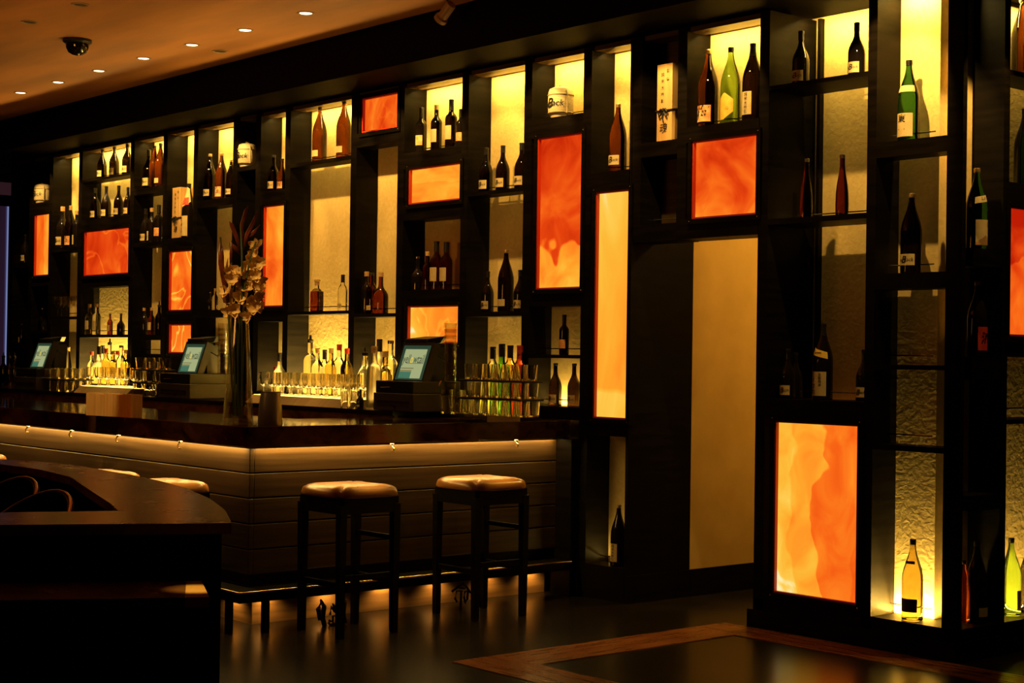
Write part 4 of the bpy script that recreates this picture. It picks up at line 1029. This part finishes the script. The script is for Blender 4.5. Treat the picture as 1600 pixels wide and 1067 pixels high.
# ------------------------------------------------------------------ on the bar top
BT = 1.1045
p = at(372, 659, 2, BT)
v = thing('vase', 'tall clear tapered glass vase standing on the bar corner', 'vase', (p.x, p.y, BT))
Hv = at(372, 497, 0, p.x).z - BT
rb = .088; rt = .052
MB().lathe([(rb * .96, 0), (rb, .006), (rb - (rb - rt) * .5, Hv * .5), (rt, Hv), (rt - .004, Hv), (rb - .005 - (rb - rt) * .5, Hv * .5), (rb - .006, .022), (.003, .020)], 30).build('glass_body', M['vase_glass'], v)
MB().lathe([(rb - .0075, .0225), (rb - .0075 - (rb - rt) * .28, Hv * .28), (.003, Hv * .28)], 30).build('water', M['thin_glass'], v)
fl = thing('flower_arrangement', 'cream orchid stems with dark red leaves standing in the glass vase', 'flowers', (p.x, p.y, BT + .024))
rng = random.Random(5)
def P3(px, py, off=0.0):
    """point of the bouquet plane through the vase (facing the room)"""
    d = ray(px, py); nrm = Vector((CAM.x - p.x, CAM.y - p.y, 0)).normalized()
    q = CAM + d * ((Vector((p.x, p.y, 0)) - Vector((CAM.x, CAM.y, 0))).dot(nrm) / Vector((d.x, d.y, 0)).dot(nrm)) + nrm * off
    return q - Vector((p.x, p.y, BT + .024))
m = MB()
for pts in ([(372, 650), (372, 560), (376, 480), (392, 400), (400, 378)], [(368, 650), (366, 560), (364, 490), (368, 430)], [(376, 650), (380, 560), (384, 480), (405, 440)], [(366, 650), (360, 560), (357, 480), (347, 400), (344, 370)], [(378, 650), (378, 520), (378, 400), (376, 350)], [(374, 650), (370, 500), (362, 420), (360, 380)]):
    m.tube([P3(*q, rng.uniform(-.03, .03)) for q in pts], .006, 7)
m.build('stems', M['leaf_green'], fl)
def petal(L, w, cup):
    vs, fs = [], []; n, k = 6, 4
    for i in range(n + 1):
        t = i / n; ww = w * math.sin(PI * min(1, t * .92 + .06)) ** .8
        for j in range(k + 1):
            u = j / k * 2 - 1
            vs.append((u * ww, L * t, cup * t * t + .25 * w * (abs(u) ** 2)))
    for i in range(n):
        for j in range(k):
            q = i * (k + 1) + j; fs.append((q, q + 1, q + k + 2, q + k + 1))
    return vs, fs
def blossom(mb, pos, s, rg):
    ax = Vector((CAM.x - p.x, CAM.y - p.y, .3)).normalized() + Vector((rg.uniform(-.6, .6), rg.uniform(-.6, .6), rg.uniform(-.4, .4)))
    q = ax.to_track_quat('Z', 'Y').to_matrix()
    for i in range(6):
        a = 2 * PI * i / 6 + rg.random() * .3; ra = Matrix.Rotation(a, 3, 'Z'); tl = Matrix.Rotation(rg.uniform(.1, .5), 3, 'X')
        vs, fs = petal(s * (1 if i % 2 else .85), s * (.36 if i % 2 else .28), s * .25)
        mb.add([pos + q @ (ra @ (tl @ Vector(vv))) for vv in vs], fs)
    vs, fs = petal(s * .5, s * .28, s * .5)
    mb.add([pos + q @ (Matrix.Rotation(PI, 3, 'Z') @ Vector(vv)) for vv in vs], fs)
spots = [(402, 384), (398, 398), (404, 410), (396, 420), (388, 402), (372, 428), (362, 424), (360, 438), (372, 446), (384, 430), (366, 456), (358, 470), (374, 466), (386, 452), (398, 446), (406, 438), (392, 468), (402, 462), (408, 452), (380, 482), (366, 484), (396, 484), (404, 478), (358, 488), (388, 494), (372, 494), (384, 440), (390, 414), (354, 456), (400, 432)]
for x, y in spots:
    mm = MB(); blossom(mm, P3(x, y, rng.uniform(-.05, .06)), rng.uniform(.044, .058), rng); mm.build('blossom', M['petal'], fl)
def leaf(pts, w):
    mm = MB(); Q = [P3(x, y, .01 * i) for i, (x, y) in enumerate(pts)]; vs, fs = [], []
    side = Vector((MR[0][0], MR[0][2], 0)).normalized()
    n = len(Q)
    for i, q in enumerate(Q):
        d = (Q[min(i + 1, n - 1)] - Q[max(i - 1, 0)]).normalized(); s_ = d.cross(Vector((CAM.x - p.x, CAM.y - p.y, 0)).normalized())
        ww = w * math.sin(PI * (i + .25) / (n - .4)) if i < n - 1 else .0015
        back = Vector((CAM.x - p.x, CAM.y - p.y, 0)).normalized() * ww * .35
        vs += [q - s_ * ww, q - back, q + s_ * ww]
    for i in range(n - 1): fs += [(3 * i, 3 * i + 1, 3 * i + 4, 3 * i + 3), (3 * i + 1, 3 * i + 2, 3 * i + 5, 3 * i + 4)]
    o = mm.add(vs, fs).build('leaf', M['leaf_red'], fl)
    sm = o.modifiers.new('thick', 'SOLIDIFY'); sm.thickness = .002
for pts, w in (([(357, 480), (350, 440), (345, 410), (343, 372)], .016), ([(357, 470), (352, 430), (356, 404)], .014), ([(352, 455), (347, 430), (347, 400), (348, 384)], .012), ([(378, 400), (370, 372), (362, 352), (358, 346)], .013), ([(380, 390), (386, 366), (396, 348), (402, 330)], .014),
               ([(380, 380), (378, 350), (384, 330), (388, 322)], .012), ([(378, 400), (368, 388), (358, 378)], .013), ([(382, 372), (394, 366), (406, 352)], .013), ([(372, 420), (384, 440), (380, 425)], .012), ([(360, 420), (361, 395), (362, 376)], .009)):
    leaf(pts, w)

def tin(label, px, py, yt, r):
    q = at(px, py, 2, BT); h = at(px, yt, 0, q.x).z - BT
    t = thing('shaker_tin', label, 'shaker', (q.x, q.y, BT), 0, 'mixing tins on the bar')
    MB().lathe([(r * .98, 0), (r, .006), (r * .93, h * .5), (r * .80, h * .94), (r * .78, h)], 28).build('tin_body', bsdf('brushed_steel', (0.62, 0.56, 0.46), 0.34, 0.92).m, t)
    MB().lathe([(r * .79, h), (r * .80, h + .003), (r * .74, h + .004)], 28).build('base_disc', M['black_plastic'], t)
tin('steel mixing tin upside down on the bar top, right of the vase', 422, 664, 613, .070)

q0, q1 = at(131, 648.5, 2, BT), at(202, 652.5, 2, BT); hbx = at(166, 615, 0, (q0.x + q1.x) / 2).z - BT
t = thing('menu_stack', 'pale upright stack of folded menus on the bar top', 'menu stack', ((q0.x + q1.x) / 2, (q0.y + q1.y) / 2 + .05, BT), math.atan2(q1.y - q0.y, q1.x - q0.x))
wb = (q1 - q0).length
for i in range(5):
    m = MB(); m.box(-wb / 2 + i * wb / 5, -.04, 0, -wb / 2 + (i + 1) * wb / 5 - .0015, .04, hbx - .004 * (i % 2)); m.build('menu', M['pine'], t)

# ------------------------------------------------------------------ ceiling fittings
def downlight(label, x, y, lit=True):
    t = thing('ceiling_downlight', label, 'ceiling light', (x, y, FH), 0, 'small round ceiling lights')
    MB().lathe([(.060, .0), (.060, -.004), (.052, -.006), (.042, -.001), (.042, .0)], 24, cap=False).build('trim_ring', M['tan_ring'], t)
    MB().lathe([(.042, -.0015), (.001, -.002)], 20, cap=False).build('lens', M['lamp'] if lit else M['black_plastic'], t)
    return t
for i, (x, px) in enumerate([(-7.76, 'leftmost'), (-6.99, 'second'), (-6.22, 'third'), (-5.45, 'fourth'), (-4.69, 'fifth'), (-3.93, 'sixth'), (-3.15, 'rightmost')]):
    downlight(f'small bright ceiling downlight, {px} from left of the lit row of seven', x, -1.01)
downlight('unlit round ceiling fitting, upper left above the dome, near one', -3.98, -2.24, False)
downlight('unlit round ceiling fitting at the top left corner, left one', -4.76, -2.25, False)
downlight('dim round ceiling fitting close to the dark bulkhead', -4.76, -.73, False)
t = thing('ceiling_camera', 'dark dome camera on the ceiling at upper left', 'camera', (-5.12, -1.72, FH))
MB().lathe([(.105, 0), (.105, -.02), (.09, -.03)], 28).build('base_ring', M['black_plastic'], t)
MB().lathe([(.085, -.03), (.082, -.06), (.065, -.095), (.035, -.112), (.003, -.118)], 28).build('dome', M['g_black'], t)
# small adjustable spotlight
p = at(698, 17, 1, -.62)
t = thing('spotlight', 'small adjustable spotlight under the ceiling at top centre', 'spotlight', (p.x, -.62, FH))
MB().lathe([(.035, 0), (.035, -.012)], 18).build('mount', M['black_plastic'], t)
dz = p.z - FH
MB().tube([(0, 0, -.01), (.01, 0, dz * .5), (.0, 0, dz + .02)], .008, 8).build('arm', M['black_plastic'], t)
c = MB().lathe([(.030, -.06), (.034, -.05), (.034, .05), (.045, .06), (.045, .085), (.040, .085)], 20)
o = c.build('lamp_head', M['tan_ring'], t, loc=(0, 0, dz)); o.rotation_euler = (0, -2.2, .0)

# ------------------------------------------------------------------ light
WARM = (1.0, 0.60, 0.16); GOLD = (1.0, 0.68, 0.165)
def spot(name, loc, target, power, cone=60, blend=.5, col=WARM, r=.03):
    l = bpy.data.lights.new(name, 'SPOT'); l.energy = power; l.spot_size = math.radians(cone); l.spot_blend = blend; l.color = col; l.shadow_soft_size = r
    o = bpy.data.objects.new(name, l); COL.objects.link(o); o.location = loc
    o.rotation_euler = (Vector(target) - Vector(loc)).to_track_quat('-Z', 'Y').to_euler(); return o
def area(name, loc, target, power, sx, sy, col=GOLD, spread=180):
    l = bpy.data.lights.new(name, 'AREA'); l.shape = 'RECTANGLE'; l.size = sx; l.size_y = sy; l.energy = power; l.color = col; l.spread = math.radians(spread)
    o = bpy.data.objects.new(name, l); COL.objects.link(o); o.location = loc
    o.rotation_euler = (Vector(target) - Vector(loc)).to_track_quat('-Z', 'Y').to_euler(); return o
def strip(name, loc, power, length, axis='x', up=False, tilt=0.0, w=.02, col=GOLD):
    l = bpy.data.lights.new(name, 'AREA'); l.shape = 'RECTANGLE'; l.size = length; l.size_y = w; l.energy = power; l.color = col
    o = bpy.data.objects.new(name, l); COL.objects.link(o); o.location = loc
    m = Matrix.Rotation(PI / 2 if axis == 'y' else 0, 3, 'Z') @ Matrix.Rotation((PI if up else 0) + tilt, 3, 'X')
    o.rotation_euler = m.to_euler(); return o
# strips tucked behind the top board of the lit bays, shining down the plaster
for n in ('C1', 'C3', 'C4', 'C5', 'C6', 'C8', 'C9', 'C11', 'C12', 'C13', 'C14', 'C15'):
    xl, xr = BX[n]; w = xr - xl
    strip('bay_top_strip', ((xl + xr) / 2, .10, TOP - .035), 9.0 * w, w * .9, tilt=.5)
# strips in the counter step, shining up
for n, pw in (('C4', 8), ('C5', 18), ('C7', 42), ('C8', 80), ('C9', 36), ('C14', 75), ('C15', 2.5), ('C13', 4)):
    xl, xr = BX[n]; w = xr - xl
    zz = STEP_Z + .004 if n != 'C4' else LEV['C4'][3][0] + .004
    strip('counter_strip', ((xl + xr) / 2, .172, zz), pw * w, w * .9, up=True, tilt=-.15)
# pillar strips
strip('pillar_strip', (.40, .28, TOP - .005), 9.0, .6, tilt=.4)
strip('pillar_strip', (.93, .11, TOP - .005), 6.0, .24, tilt=.4)
strip('pillar_strip', (.93, .180, .17), 26.0, .24, up=True, tilt=-.2)
strip('pillar_strip', (1.078, .75, .17), 22.0, .60, axis='y', up=True)
strip('pillar_strip', (1.12, .25, .17), 1.6, .16, axis='y', up=True)
strip('pillar_strip', (1.12, .75, TOP - .005), 8.0, .6, axis='y')
strip('shelf_foot_strip', (-1.25, .178, .23), 1.2, .20, up=True)
# wall washers in the bulkhead
for i in range(18):
    x = -9.3 + i * .54
    spot('wall_washer', (x, -.41, TOP - .01), (x - .25, .2, 2.62), 44, 66, .45, r=.014)
spot('wall_washer', (1.02, -.40, TOP - .01), (.72, .35, 2.5), 90, 70, .45, r=.014)
spot('wall_washer', (1.72, .22, TOP - .01), (1.2, .24, 2.45), 70, 52, .5, r=.014)
# ceiling downlights (the visible row goes on to the right, out of the photo)
for i in range(8):
    x = -7.76 + .769 * i
    spot('downlight_beam', (x, -1.01, FH - .012), (x, -.62, 1.1), 90, 30, .6)
for i, x in enumerate((-4.6, -2.72, -1.93)):
    spot('downlight_beam', (x, -2.62, FH - .012), (x, -2.69, 0), 560, 10, .4)
spot('downlight_beam', (-1.20, -1.90, FH - .012), (-1.235, -1.925, 0), 640, 9, .4)
spot('downlight_beam', (-1.20, -.98, FH - .012), (-1.25, -.985, 0), 590, 9, .4)
spot('downlight_beam', (-2.75, -3.6, FH - .012), (-3.2, -2.42, 1.2), 230, 9, .5)
spot('downlight_beam', (-1.55, -3.3, FH - .012), (-2.05, -2.1, 1.6), 190, 24, .5)
# strip under the stone top
strip('bar_top_strip', (-4.6, -2.343, .988), 26, 5.9, col=WARM)
strip('bar_top_strip', (-1.597, -1.19, .988), 10, 2.2, axis='y', col=WARM)
# small lamps under the foot ledge
for y in (-2.15, -1.75, -1.35, -.95, -.55, -.2): spot('ledge_lamp', (-1.66, y, .162), (-1.73, y, 0.02), 2.2, 130, .8, WARM, .01)
for x in (-1.9, -2.4, -2.9, -3.5): spot('ledge_lamp', (x, -2.29, .162), (x, -2.22, 0.02), 2.2, 130, .8, WARM, .01)
# passage light
area('passage_light', (-.45, 2.3, 3.7), (-1.0, 1.6, 1.0), 80, .6, .6, (1.0, .60, .11))
# lamp over the sideboard end
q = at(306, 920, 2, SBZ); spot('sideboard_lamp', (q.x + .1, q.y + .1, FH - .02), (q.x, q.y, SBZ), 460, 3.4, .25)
# added fill light, out of view, that brightens the ceiling
area('ceiling_fill', (-2.2, -5.6, 2.2), (-2.6, -4.6, FH), 46, 1.2, 1.2, (1.0, .40, .075), 150)
W_ = bpy.data.worlds.new('dim_room'); S.world = W_; W_.use_nodes = True
W_.node_tree.nodes['Background'].inputs[0].default_value = (0.003, 0.0016, 0.0006, 1); W_.node_tree.nodes['Background'].inputs[1].default_value = 1.0

# ------------------------------------------------------------------ camera
cd = bpy.data.cameras.new('camera'); cam = bpy.data.objects.new('camera', cd); COL.objects.link(cam)
cd.sensor_width = 36; cd.lens = F_PX / 1600 * 36; cd.clip_start = .05
X = Vector((MR[0][0], MR[0][2], -MR[0][1])); Yd = Vector((MR[1][0], MR[1][2], -MR[1][1])); Zf = Vector((MR[2][0], MR[2][2], -MR[2][1]))
mw = Matrix((X, -Yd, -Zf)).transposed().to_4x4(); mw.translation = CAM
cam.matrix_world = mw
S.camera = cam
S.cycles.max_bounces = 32; S.cycles.transmission_bounces = 32; S.cycles.transparent_max_bounces = 32; S.cycles.glossy_bounces = 6; S.cycles.diffuse_bounces = 4
S.view_settings.view_transform = 'Standard'; S.view_settings.look = 'None'; S.view_settings.gamma = 1.0; S.view_settings.exposure = 0.0
S.view_settings.use_curve_mapping = False
